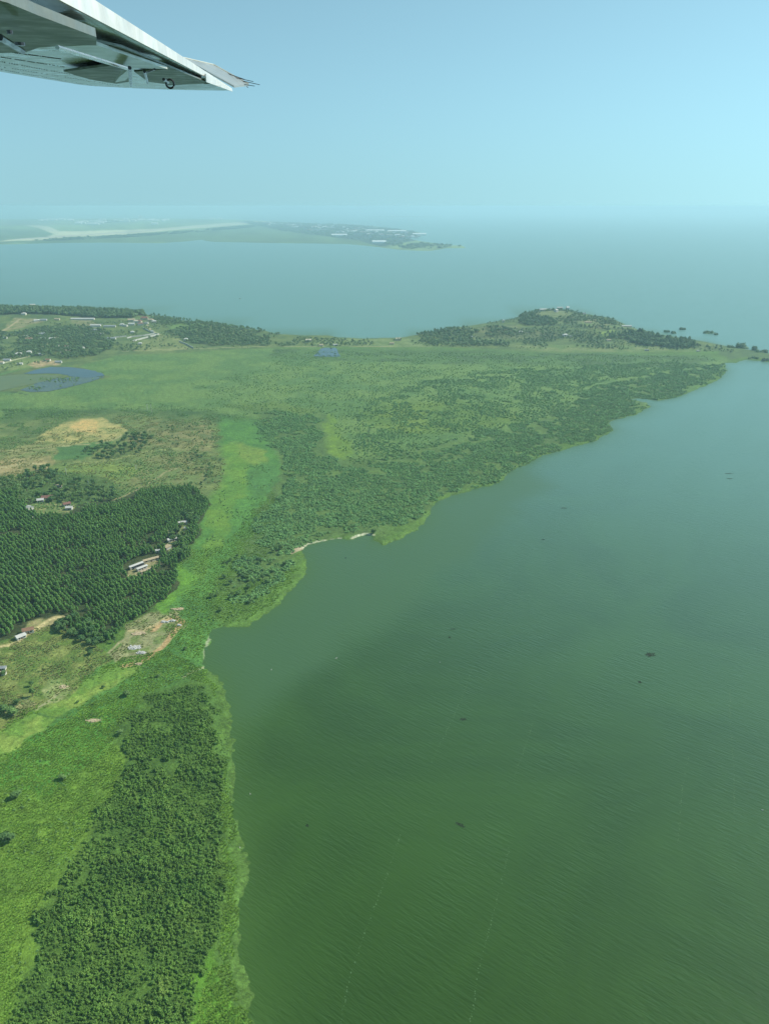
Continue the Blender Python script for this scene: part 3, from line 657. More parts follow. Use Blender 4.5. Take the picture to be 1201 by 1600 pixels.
# ---- dense shrub thickets of the marsh (more than anyone could count)
near = None
LIME = [[(-100,1165),(0,1140),(60,1110),(130,1065),(190,1040),(225,1045),(160,1085),(80,1135),(0,1185),(-100,1210)], [(262,905),(290,880),(308,900),(285,940),(255,965),(248,945)], [(388,728),(425,725),(440,745),(425,770),(395,775),(380,750)]]
def thickets():
    global near
    X = []; Sc = []
    near = [(190,1135),(232,1085),(290,1062),(326,1070),(342,1110),(345,1200),(340,1290),(352,1400),(340,1480),(310,1560),(290,1700),(-80,1700),(-80,1640),(20,1590),(40,1480),(50,1430),(95,1365),(120,1320),(170,1250),(200,1200),(178,1150)]
    x, y, z, px, py, s = grid_pts(near, 1.4)
    d = fbm(x, y, 10, 3, 41); k = (d > .16+.34*np.exp(-np.maximum(s, 0)/22)) & (fbm(x, y, 5, 3, 48) > .29) & ~((fbm(x, y, 22, 3, 90) > .79))
    X.append(np.stack([x, y, z], 1)[k]); Sc.append((.30+1.0*fbm(x, y, 6, 2, 6)+.45*sstep(.45, .65, fbm(x, y, 14, 3, 33))+rng.uniform(-.18, .35, len(x)))[k])
    Xn, Sn = X, Sc; X = []; Sc = []
    mid = [(395,645),(430,640),(500,648),(498,668),(508,690),(514,712),(540,726),(640,715),(700,690),(760,672),(860,650),(930,600),(1000,580),(1080,572),(1128,568),(1145,575),(1135,592),(1110,604),(1075,620),(1028,632),(1002,628),(1022,637),(970,660),(965,676),(928,697),(900,702),(848,718),(812,736),(784,760),(766,763),(700,770),(675,785),(665,805),(650,815),(600,832),(575,832),(500,842),(475,850),(455,868),(400,850),(385,830),(400,800),(440,770),(438,725),(425,700),(400,685)]
    x, y, z, px, py, s = grid_pts(mid, 2.9)
    far = sstep(900, 1500, y); d = fbm(x, y, 16, 3, 43)
    k = (d > .30+.30*np.exp(-np.maximum(s, 0)/10)) & (rng.uniform(0, 1, len(x)) > .45*far)
    X.append(np.stack([x, y, z], 1)[k]); Sc.append((1.15+1.35*fbm(x, y, 9, 2, 6)+rng.uniform(-.3, .5, len(x))+.6*far)[k])
    mid2 = [(560,640),(640,600),(760,580),(900,570),(1060,566),(1120,572),(1040,580),(930,600),(860,650),(760,672),(700,690),(640,715),(560,722),(545,690)]
    x, y, z, px, py, s = grid_pts(mid2, 4.6)
    k = (fbm(x, y, 26, 4, 44) > .47-.10*sstep(700, 1000, px)); X.append(np.stack([x, y, z], 1)[k]); Sc.append((1.3+1.2*fbm(x, y, 9, 2, 6)+rng.uniform(-.3, .5, len(x)))[k])
    low = [(360,880),(385,860),(410,872),(432,862),(455,870),(470,890),(450,905),(425,925),(400,940),(370,945),(362,925),(385,910)]
    x, y, z, px, py, s = grid_pts(low, 2.7)
    k = fbm(x, y, 13, 3, 47) > .47; X.append(np.stack([x, y, z], 1)[k]); Sc.append((1.2+1.4*fbm(x, y, 7, 2, 6))[k])
    strip = [(470,870),(500,640),(640,690),(800,640),(900,590),(700,600),(480,600),(430,545),(1000,548),(1130,562),(1090,585),(900,680),(700,760)]
    X = np.concatenate(X); Sc = np.concatenate(Sc)
    sc3 = np.stack([Sc, Sc, Sc*rng.uniform(.5, .9, len(Sc))], 1); X[:, 2] -= .3
    print("thicket", len(X))
    scatter_stuff("shore_thicket", "soft grey green thicket filling the marsh along the middle shore", "thicket", X, sc3, source("shore_thicket_sources", MIDB))
    X = np.concatenate(Xn); Sc = np.concatenate(Sn)
    sc3 = np.stack([Sc, Sc, Sc*rng.uniform(.9, 1.7, len(Sc))], 1); X[:, 2] -= .3
    scatter_stuff("shrub_thicket", "dense dark green shrub thicket nearest the camera beside the lake", "thicket", X, sc3, source("thicket_sources", BUSH))
    # papyrus and low growth dotted over the open marsh
    X = []; Sc = []
    for poly, sp, thr, a, b in [
        ([(430,548),(1100,556),(1125,566),(1000,585),(930,600),(860,648),(700,690),(640,715),(545,725),(530,690),(510,650),(430,640),(340,632),(300,600),(420,575)], 6.0, .46, 1.0, 1.6),
        ([(0,640),(180,632),(330,628),(420,640),(395,652),(330,660),(200,645),(0,668)], 4.5, .50, .9, 1.3),
        ([(-60,660),(0,660),(70,670),(60,695),(0,705),(-60,710)], 3.2, .48, .8, 1.3),
        ([(0,640),(120,645),(115,660),(60,675),(0,690)], 3.4, .50, .7, 1.3),
        ([(60,675),(120,660),(185,668),(180,690),(100,697)], 5, .62, .5, .9),
        ([(180,640),(330,645),(345,700),(330,760),(250,770),(190,780),(170,740),(240,705),(210,690),(190,665)], 3.4, .56, .7, 1.4),
        ([(0,745),(60,735),(120,740),(190,770),(200,785),(60,805),(0,775)], 3.6, .50, 1.0, 1.5),
        ([(345,850),(400,800),(430,740),(370,700),(345,780),(320,860),(300,960),(310,1010),(360,975),(430,930),(380,880)], 4.2, .60, .7, 1.2),
        ([(-40,1035),(40,1000),(130,1010),(185,1038),(110,1085),(60,1105),(-40,1125)], 2.6, .47, .55, .8),
        ([(180,1140),(230,1080),(320,1040),(300,1020),(200,1045),(140,1100),(100,1180),(160,1200)], 3.4, .60, .7, 1.0),
        ([(335,1100),(352,1110),(360,1200),(365,1300),(362,1450),(375,1560),(345,1520),(345,1300),(338,1180)], 2.6, .50, .6, .8),
        ([(50,592),(100,590),(165,588),(130,600),(60,611),(35,608)], 6, .52, 1.2, 2.0),
        ([(0,1200),(120,1180),(180,1200),(120,1320),(60,1440),(20,1580),(-60,1640),(-60,1200)], 4.0, .60, .6, .9)]:
        x, y, z, px, py, s = grid_pts(poly, sp)
        k = fbm(x, y, 18, 4, 61) > thr; X.append(np.stack([x, y, z], 1)[k]); Sc.append(rng.uniform(a*.7, b, k.sum()))
    X = np.concatenate(X); Sc = np.concatenate(Sc); X[:, 2] -= .15
    print("papyrus", len(X))
    scatter_stuff("marsh_papyrus", "low papyrus clumps and scrub dotted over the open green marsh", "papyrus", X, Sc, source("papyrus_sources", PAPY))
    # reeds in tufts over the near grass
    X = []; Sc = []
    for poly, sp, thr in [([(-60,1170),(60,1100),(150,1050),(260,1020),(320,1040),(340,1080),(360,1300),(375,1450),(385,1560),(400,1640),(300,1640),(-60,1640)], 1.35, .22),
                          ([(262,1020),(268,950),(262,900),(300,860),(345,850),(430,760),(440,830),(360,930),(478,880),(440,940),(340,985),(318,1030)], 1.9, .28)]:
        x, y, z, px, py, s = grid_pts(poly, sp)
        k = (fbm(x, y, 9, 4, 66) > thr) & (sdist(px, py, near) < -2) & np.all([sdist(px, py, q) < rng.uniform(-8, 6, len(x)) for q in LIME], axis=0); X.append(np.stack([x, y, z], 1)[k]); Sc.append(rng.uniform(.4, .85, k.sum()))
    X = np.concatenate(X); Sc = np.concatenate(Sc); Sc = np.stack([Sc*1.15, Sc*1.15, Sc*.42], 1); print("reeds", len(X))
    m = foliage("reed_leaves", (.150, .275, .040), (.215, .350, .052), .02)
    for me in REED: me.materials[0] = m
    scatter_stuff("reed_bed", "bright green reed grass covering the near shore", "reeds", X, Sc, source("reed_sources", REED))
thickets()
def dry_scrub():
    X = []; Sc = []
    for poly, sp, thr in [([(-60,1030),(0,1010),(45,985),(100,972),(140,1008),(185,1033),(160,1045),(105,1090),(60,1110),(0,1140),(-60,1160)], 1.8, .46),
                          ([(170,1022),(195,985),(235,960),(288,958),(285,975),(262,1005),(225,1040),(190,1040)], 2.2, .52),
                          ([(180,650),(335,655),(352,700),(345,760),(320,785),(290,765),(200,768),(150,745),(100,740),(120,722),(200,712),(200,690)], 3.0, .50),
                          ([(-60,690),(60,680),(190,668),(180,690),(90,700),(80,745),(-60,755)], 3.0, .52)]:
        x, y, z, px, py, s = grid_pts(poly, sp); k = fbm(x, y, 9, 4, 68) > thr
        X.append(np.stack([x, y, z], 1)[k]); Sc.append(rng.uniform(.35, .85, k.sum())*(1+.3*(sp > 2.5)))
    X = np.concatenate(X); Sc = np.concatenate(Sc); print("dry scrub", len(X))
    m = foliage("dry_leaves", (.230, .270, .090), (.380, .370, .170), .05, (.46, .40, .22))
    scatter_stuff("dry_scrub", "dry olive and straw coloured scrub on the rough ground around the plantation", "scrub", X, np.stack([Sc, Sc, Sc*.7], 1), source("dry_scrub_sources", [reed_mesh("dry_foliage", 190+i, m) for i in range(4)]))
dry_scrub()

# ---- one tree = Empty + crown + trunk
def tree(name, kind, loc, s, label, cat, group=None, rz=None, cn="crown", bare=False):
    e = empty(name, loc, random.uniform(0, 6.28) if rz is None else rz)
    e.scale = (s, s, s) if not hasattr(s, '__len__') else s
    link(cn, kind[0], e)
    if not bare: link("trunk", kind[1], e)
    return tag(e, label, cat, group)

# ---- eucalyptus plantation in rows
def plantation():
    poly = [(-260,810),(0,770),(30,762),(48,800),(105,808),(150,790),(200,782),(232,768),(262,766),(292,764),(330,782),(332,795),(318,822),(305,850),(292,878),(272,915),(260,940),(232,962),(205,975),(190,988),(165,1002),(140,1000),(118,985),(105,965),(75,955),(40,975),(0,1000),(-260,1075)]
    x, y, z, px, py, s = grid_pts(poly, 2.0, .3, R(-47), 3.7)
    holes = [[(190,888),(212,872),(235,866),(250,868),(252,880),(228,902),(203,905)], [(256,862),(262,842),(276,828),(288,814),(302,816),(292,838),(276,860),(262,872)],
             [(42,786),(55,780),(92,778),(120,788),(112,802),(62,806),(44,800)], [(188,900),(205,906),(198,912),(180,903)]]
    k = np.ones(len(x), bool)
    for h in holes: k &= sdist(px, py, h) < 0
    k &= rng.uniform(0, 1, len(x)) > .05; k &= fbm(x, y, 14, 3, 12) > .29
    x, y, z, px, py = x[k], y[k], z[k], px[k], py[k]
    hs = .46+.22*fbm(x, y, 40, 3, 15)+.13*rng.uniform(-1, 1, len(x))+.16*(fbm(x, y, 13, 2, 19)-.5)
    hs *= np.where(rng.uniform(0, 1, len(x)) < .08, .7, 1)
    wd = hs*rng.uniform(.95, 1.15, len(x))
    vis = (px > 2) & (px < 1200); order = np.argsort(np.where(vis, np.sqrt(x*x+y*y+9e4), 1e9))
    near = order[:300]; rest = order[300:]
    print("plantation", len(x))
    for i in near:
        tree("eucalyptus_tree", EUC[random.randrange(5)], (x[i], y[i], z[i]), (wd[i], wd[i], hs[i]),
             "slender dark green eucalyptus in the nearest rows of the plantation", "tree", "plantation trees along its near edge")
    P = np.stack([x, y, z], 1)[rest]; S = np.stack([wd, wd, hs], 1)[rest]
    scatter_stuff("eucalyptus_plantation", "dark green block of eucalyptus trees planted in slanting rows", "plantation", P, S, source("eucalyptus_sources", EUC))
plantation()

# ---- trees one can tell apart in the open land
ORD = 'first second third fourth fifth sixth seventh eighth ninth tenth eleventh twelfth thirteenth fourteenth fifteenth sixteenth seventeenth eighteenth nineteenth twentieth'.split()
def lone_trees():
    T = [ # px, py of the foot, kind, scale, name, label
     (20,1117,3,1.0,"pale broad crowned tree throwing a dark shadow at the edge of the olive scrub"),
     (8,1113,1,.95,"dark round tree at the left frame edge beside a pale bare patch"),
     (52,1088,2,.75,"dark compact tree standing alone in the olive scrub"),
     (50,1072,0,.55,"small dark tree just behind the compact lone tree in the scrub"),
     (27,1100,1,.62,"bluish dark tree between the pale crowned tree and the lone compact tree"),
     (6,1055,1,.6,"low dark tree near the row of pale scrub plots at the left edge"),
     (150,1012,0,.85,"pale green tree at the southern tip of the plantation shadow"),
     (128,1002,1,.9,"broad green tree on the rim of the scrub below the plantation"),
     (140,1006,3,.8,"spreading light green tree beside the dark plantation shade"),
     (112,995,2,.7,"dark tree beside the dirt yard below the plantation"),
     (142,1022,1,.62,"dark bush like tree at the pointed end of the tree line by the scrub"),
     (180,1004,4,.6,"thin grey green tree at the lower corner of the plantation"),
     (290,1015,1,.42,"small round dark tree alone in the grass near the pale beach corner"),
     (198,1087,1,.7,"dark round shrub at the corner of the near thicket"),
     (26,1246,3,.75,"wide dark shrub clump in the bright grass at the left edge"),
     (98,1218,3,.6,"lower dark shrub clump in bright grass beside the thicket tip"),
     (12,1315,3,.95,"large grey green shrub clump touching the left frame edge"),
     (122,1098,1,.3,"tiny dark bush in the smooth green grass below the lime patch"),
     (248,1058,1,.4,"small dark bush in the grass north of the near thicket"),
     (162,1075,3,.35,"flat little bush left of the near thicket corner"),
     (188,1148,1,.6,"dark leafy shrub at the left tip of the near thicket"),
     (103,727,3,.55,"dark flat topped tree beside the pale track across the dry field"),
     (146,770,2,.85,"tall dark tree right of the hamlet, near the track"),
     (175,782,1,.8,"dark tree at the bend of the track above the plantation"),
     (145,748,4,.5,"slim dark tree standing on the open dry grass above the hamlet"),
     (288,768,4,.55,"slim tree poking above the top right corner of the plantation"),
     (262,667,0,.5,"small dark tree on the dry common near the green field"),
     (270,672,3,.5,"spreading bush on the brown common east of the bare field"),
     (309,707,0,.6,"round dark tree at the edge of the brown common"),
     (345,720,1,.55,"dark tree beside the lime valley grass"),
     (350,738,4,.4,"slim tree on the rough edge of the lime valley grass"),
     (430,1000-62,1,.01,""),
     (382,905,3,.8,"wide dark shrub mound in the open grass west of the bay corner"),
     (373,930,3,.8,"low spreading shrub mound nearest the grassy bay corner"),
     (345,955,3,.6,"small shrub mound in the valley grass above the beach corner"),
     (432,862,2,.85,"tallest dark tree on the thicket edge beside the pink sand beach"),
     (440,858,1,.85,"broad dark tree just left of the pink sand beach"),
     (583,834,1,.9,"dark round tree overhanging the notch in the shoreline"),
    ]
    for (px, py, k, s, lab) in T:
        if not lab: continue
        x, y, z = GH(px, py)
        tree("shrub_tree" if s < .5 else "broadleaf_tree", BRD[k], (x, y, z-.1), s, lab, "tree")
    # groves: countable trees, alike within a grove
    groves = [
     ([(120,718),(150,700),(185,688),(200,676),(225,675),(240,690),(222,708),(180,716),(150,722)], 9, 62, .92, "bushy green tree in the grove along the right of the smooth green field", "grove beside the green field"),
     ([(0,752),(40,742),(80,730),(95,735),(80,760),(50,778),(20,768),(0,775)], 9, 45, .95, "dark leafy tree of the hedge climbing towards the tan field", "hedge trees above the hamlet"),
     ([(85,750),(140,752),(185,768),(190,780),(130,790),(100,785),(50,792),(40,780),(70,765)], 9, 60, .85, "leafy tree of the hamlet gardens above the plantation", "trees of the hamlet gardens"),
     ([(295,712),(325,705),(335,735),(330,755),(300,760)], 9, 26, .55, "small grey green tree on the dry common beside the lime valley", "trees on the dry common"),
     ([(205,690),(235,665),(310,665),(335,690),(300,700),(240,700)], 16, 18, .5, "scattered bush on the brown upper common", "bushes on the brown common"),
     ([(88,968),(110,965),(150,985),(170,1000),(150,1008),(118,1000),(92,985)], 5, 34, .8, "dark tree in the shaded fringe at the foot of the plantation", "trees in the plantation's shaded fringe"),
     ([(262,835),(300,800),(320,805),(300,845),(285,875),(262,880)], 5, 40, .95, "broad dark tree among the small houses on the plantation's lake side", "trees around the lake side houses"),
     ([(345,880),(375,860),(455,880),(440,915),(380,950),(340,940)], 10, 30, .6, "low shrub mound dotted in the grass west of the bay corner", "shrub mounds near the bay corner"),
    ]
    for poly, sp, n, s, lab, grp in groves:
        x, y, z, px, py, sdp = grid_pts(poly, sp); ii = rng.permutation(len(x))[:n]
        ii = sorted(ii, key=lambda i: px[i])
        for q, i in enumerate(ii):
            labq = lab if len(ii) > 20 else lab+", "+ORD[q]+" from the left"
            tree("broadleaf_tree", BRD[random.choice([0, 1, 1, 3, 2])], (x[i], y[i], z[i]-.1), s*random.uniform(.65, 1.25), labq, "tree", grp)
lone_trees()

# ---- woods and scattered trees on the headlands
def headlands():
    woods = [ # outline, spacing, height scale, threshold
     ([(-60,478),(0,481),(40,484),(60,482),(100,484),(150,486),(205,485),(226,486),(224,497),(190,500),(150,503),(120,500),(70,500),(60,498),(30,497),(0,500),(-60,505)], 6.5, 1.9, .05),
     ([(812,497),(830,494),(862,498),(866,508),(840,514),(806,514)], 7.5, 1.25, .15),
     ([(985,520),(1010,522),(1040,530),(1075,536),(1090,541),(1080,545),(1040,544),(1000,538),(975,530)], 7, 1.6, .1),
     ([(950,521),(978,521),(985,531),(955,530)], 7, 1.1, .2),
    ]
    X = []; S = []
    for poly, sp, hs, thr in woods:
        x, y, z, px, py, s = grid_pts(poly, sp); k = (fbm(x, y, 30, 3, 5) > thr+.15)
        X.append(np.stack([x, y, z], 1)[k]); q = hs*rng.uniform(.7, 1.15, k.sum()); S.append(np.stack([q*.85, q*.85, q], 1))
    X = np.concatenate(X); S = np.concatenate(S); print("woods", len(X))
    scatter_stuff("headland_woods", "tall dark woodlots in solid belts along the headlands", "woods", X, S, source("woods_sources", HDL))
    scat = [ # outline, spacing, size, noise threshold, label, group, name
     ([(-20,520),(30,518),(90,508),(150,512),(180,520),(175,545),(150,556),(100,562),(60,556),(20,560),(-20,565)], 6.8, .85, .38, "dark round tree between the village houses on the left headland", "village trees on the left headland"),
     ([(232,488),(300,499),(420,513),(440,523),(415,524),(300,512),(240,504)], 9, .95, .42, "tree on the outer shore slope between the headland wood and the isthmus", "outer shore slope trees"),
     ([(180,520),(260,508),(300,520),(290,540),(210,550),(180,548)], 14, .75, .45, "tree dotting the open plots around the walled compounds", "trees around the walled compounds"),
     ([(255,515),(300,510),(360,516),(420,528),(425,540),(330,541),(290,533)], 9, .95, .36, "dark tree in the grove between the red roofed compound and the isthmus", "isthmus grove"),
     ([(425,527),(520,530),(560,532),(640,530),(690,534),(690,542),(560,541),(430,542)], 10, .75, .45, "small tree along the narrow isthmus shore", "isthmus shore trees"),
     ([(630,530),(690,512),(740,514),(780,510),(805,515),(800,540),(720,542),(640,541)], 9.5, .95, .48, "tree on the western slope of the right headland", "western slope trees"),
     ([(805,490),(860,482),(920,486),(960,500),(985,518),(950,520),(900,512),(860,500),(815,496)], 9.5, .85, .47, "tree around the white lodge on the headland top", "trees around the white lodge"),
     ([(800,516),(880,512),(960,525),(1080,546),(1040,549),(820,541)], 9, .75, .49, "tree on the lower slope of the right headland", "lower slope trees"),
     ([(1085,538),(1130,543),(1165,548),(1165,552),(1110,550),(1080,546)], 12, .75, .40, "shrubby tree at the low eastern end of the headland", "eastern end trees"),
     ([(0,575),(30,566),(60,562),(90,560),(92,566),(40,572),(0,582)], 14, .7, .45, "small tree beside the houses at the swamp pond", "trees at the swamp pond"),
    ]
    allp = []
    for poly, sp, size, thr, lab, grp in scat:
        x, y, z, px, py, s = grid_pts(poly, sp); k = fbm(x, y, 60, 3, 8) > thr
        for i in np.where(k)[0]: allp.append((x[i], y[i], z[i], px[i], size*random.uniform(.6, 1.3), lab, grp))
    allp = [p for p in allp]
    vis = [p for p in allp if 0 < p[3] < 1200]; random.shuffle(vis)
    vis.sort(key=lambda p: -p[4]/math.hypot(p[0], p[1])); top = vis[:300]; rest = vis[300:]+[p for p in allp if not 0 < p[3] < 1200]
    print("headland trees", len(allp))
    for p in top:
        tree("headland_tree", HDL[random.randrange(4)], (p[0], p[1], p[2]-.2), p[4]*1.15, p[5], "tree", p[6])
    if rest:
        for poly, sp, thr in [([(640,541),(690,514),(740,512),(805,490),(860,480),(930,486),(985,512),(1090,538),(1100,548),(820,545)], 9, .56), ([(-60,505),(60,505),(220,500),(300,508),(420,520),(420,542),(180,550),(60,560),(-60,570)], 10, .57)]:
            x, y, z, px, py, s = grid_pts(poly, sp); k = np.where(fbm(x, y, 35, 4, 88) > thr)[0]
            rest += [(x[i], y[i], z[i]-.3, px[i], random.uniform(.25, .6)) for i in k]
        scatter_stuff("headland_scrub", "smaller trees and scrub sprinkled over the headland slopes", "scrub",
                  np.array([p[:3] for p in rest]), np.array([p[4] for p in rest]), source("scrub_sources", HDL))
    for (px, py, s, lab) in [(574,537,(.5,.5,1.75),"tall dark pointed tree standing alone above the isthmus"),
                             (600-67,534,(.4,.4,1.1),"shorter pointed tree left of the tallest one on the isthmus"),
                             (228,497,(1.4,1.4,2.0),"largest tree at the right end of the headland wood"),
                             (693,520,(1.6,1.6,1.9),"big round tree where the right headland's woods begin")]:
        x, y, z = GH(px, py); tree("headland_tree", HDL[2 if s[0] < 1 else 0], (x, y, z-.3), s, lab, "tree")
headlands()

# ================================================================== BUILDINGS AND SMALL THINGS ON THE LAND
PAINT = dict(bright=simple("bright_metal_roof", (.85, .85, .82), .4, .05, .3), white=simple("white_roof", (.52, .51, .47), .5, .12, .3), cream=simple("cream_wall", (.52, .46, .34), .85, .2, .4), red=simple("red_roof", (.22, .11, .085), .7, .25, .5),
             grey=simple("grey_roof", (.30, .32, .33), .6, .25, .4), tan=simple("tan_roof", (.42, .34, .22), .8, .25, .5), rust=simple("rusty_roof", (.25, .14, .09), .8, .35, .6),
             wall=simple("plaster_wall", (.60, .57, .50), .85, .15, .5), dark=simple("opening_shade", (.03, .03, .035), .6, .1, 1), wood=simple("door_wood", (.13, .08, .05), .7, .2, 2),
             concrete=simple("concrete", (.45, .43, .39), .9, .25, .6), sand=simple("sand_heap", (.48, .38, .24), .95, .2, .8), rubble=simple("rubble", (.50, .49, .46), .9, .45, 1.5))
def house(px, py, L, W, H, roof, wall, yaw, label, cat="house", name="house", kind="gable", group=None, detail=True, at=None):
    x, y, z = at or GH(px, py); e = empty(name, (x, y, z), R(yaw))
    wb = MB(); wb.box((0, 0, H/2-.6), (L, W, H+1.2)); 
    if kind == "gable":
        wb.add([(-L/2, -W/2, H), (-L/2, W/2, H), (-L/2, 0, H+W*.24)], [(0, 2, 1)]); wb.add([(L/2, -W/2, H), (L/2, W/2, H), (L/2, 0, H+W*.24)], [(0, 1, 2)])
    wb.build("wall", PAINT[wall], e)
    rb = MB(); o = .5; r = W*.26; t = .14
    if kind == "gable":
        for s in (-1, 1):
            A = (-L/2-o, s*(W/2+o), H-.12); B = (L/2+o, s*(W/2+o), H-.12); Cc = (L/2+o, 0, H+r); D = (-L/2-o, 0, H+r)
            V = [A, B, Cc, D]+[(p[0], p[1], p[2]+t) for p in (A, B, Cc, D)]
            if s > 0: V = [V[i] for i in (1, 0, 3, 2, 5, 4, 7, 6)]
            rb.hexa(V)
    elif kind == "hip":
        a = min(W/2, L/2)*.95; V = [(-L/2-o, -W/2-o, H), (L/2+o, -W/2-o, H), (L/2+o, W/2+o, H), (-L/2-o, W/2+o, H), (-L/2+a, 0, H+r*1.1), (L/2-a, 0, H+r*1.1)]
        rb.add(V, [(0, 1, 5, 4), (1, 2, 5), (2, 3, 4, 5), (3, 0, 4), (3, 2, 1, 0)])
    else:
        rb.box((0, 0, H+.12), (L+.5, W+.5, .24)); rb.box((0, W/2+.1, H+.42), (L+.5, .2, .36)); rb.box((0, -W/2-.1, H+.42), (L+.5, .2, .36))
    rb.build("roof", PAINT[roof], e)
    if detail:
        n = max(2, min(6, int(L/4)))
        d = MB(); d.box((0, -W/2-.03, 1.05), (1.1, .08, 2.1)); d.build("door", PAINT['wood'], e)
        for s in (-1, 1):
            for i in range(n):
                u = (i+.5)/n*L-L/2
                if s < 0 and abs(u) < 1.4: continue
                wdw = MB(); wdw.box((u, s*(W/2+.03), min(1.7, H*.6)), (1.3, .08, 1.1)); wdw.build("window", PAINT['dark'], e)
    return tag(e, label, cat, group)

# hamlet above the plantation, and its lake side yard
house(75,780, 11,6.5,2.8,'red','cream',12,"long red roofed house in the hamlet clearing above the plantation")
house(64,784, 6.5,5,2.6,'white','wall',20,"small white roofed house just left of the long red roof")
house(46,797, 7,7,3.2,'white','wall',-30,"white roofed hut at the plantation's upper edge, leftmost of the hamlet")
house(105,790, 7,5,2.6,'red','wall',35,"small red roofed house at the right of the hamlet")
house(109,796, 6,5,2.6,'white','wall',5,"little white roofed house just below the small red one")
house(45,809, 9,3,2.4,'grey','wall',10,"grey shed sunk among plantation trees below the hamlet", "shed", "shed")
house(92,762, 6,5,2.6,'tan','wall',40,"tan hut among the gardens at the top of the hamlet", "hut", "hut")
house(213,886, 13,2.6,2.6,'white','concrete',50,"long narrow white roofed block, left of the pair in the plantation yard", "building", "long_building")
house(222,890, 10,2.6,2.6,'white','concrete',50,"shorter white roofed block, right of the pair in the plantation yard", "building", "long_building")
house(217,886, 10,3.2,1.6,'dark','concrete',50,"dark roofless middle range between the two white blocks", "building", "long_building", kind="flat", detail=False)
house(236,877, 14,3.2,2.6,'tan','cream',38,"tan roofed row at the upper end of the plantation yard", "building", "long_building")
house(231,893, 13,2.6,2.2,'tan','cream',45,"low tan roofed row nearest the lake in the plantation yard", "building", "long_building")
house(247,863, 3.4,3,2.4,'white','wall',10,"tiny white hut between the plantation yard and the lakeside houses", "hut", "hut")
house(271,834, 9,6,2.6,'tan','cream',14,"tan roofed house in the bare lakeside clearing of the plantation")
house(270,845, 10,4,2.6,'white','wall',38,"white roofed house below the tan one on the lakeside edge")
house(286,819, 8,4,2.6,'white','wall',12,"white roofed house at the top of the lakeside clearing")
house(293,828, 5,3,2.4,'white','wall',-20,"small white hut hidden under trees at the plantation's lakeside edge", "hut", "hut")
house(262,857, 7,5,2.2,'tan','concrete',60,"pale unfinished house shell in the lakeside clearing", kind="flat", detail=False)
house(45,988, 7.5,5,2.8,'rust','wall',25,"rusty roofed house at the end of the dirt track below the plantation")
house(33,997, 6.5,4.5,2.2,'white','wall',48,"white roofed shelter beside the dirt track at the left", "shelter", "shelter")
house(2,1046, 7,2.6,1.8,'grey','wall',5,"pale grey shed on the scrub plots at the left frame edge", "shed", "shed")
house(2,1054, 7,2.4,1.8,'tan','wall',5,"tan shed below the grey one at the left frame edge", "shed", "shed")
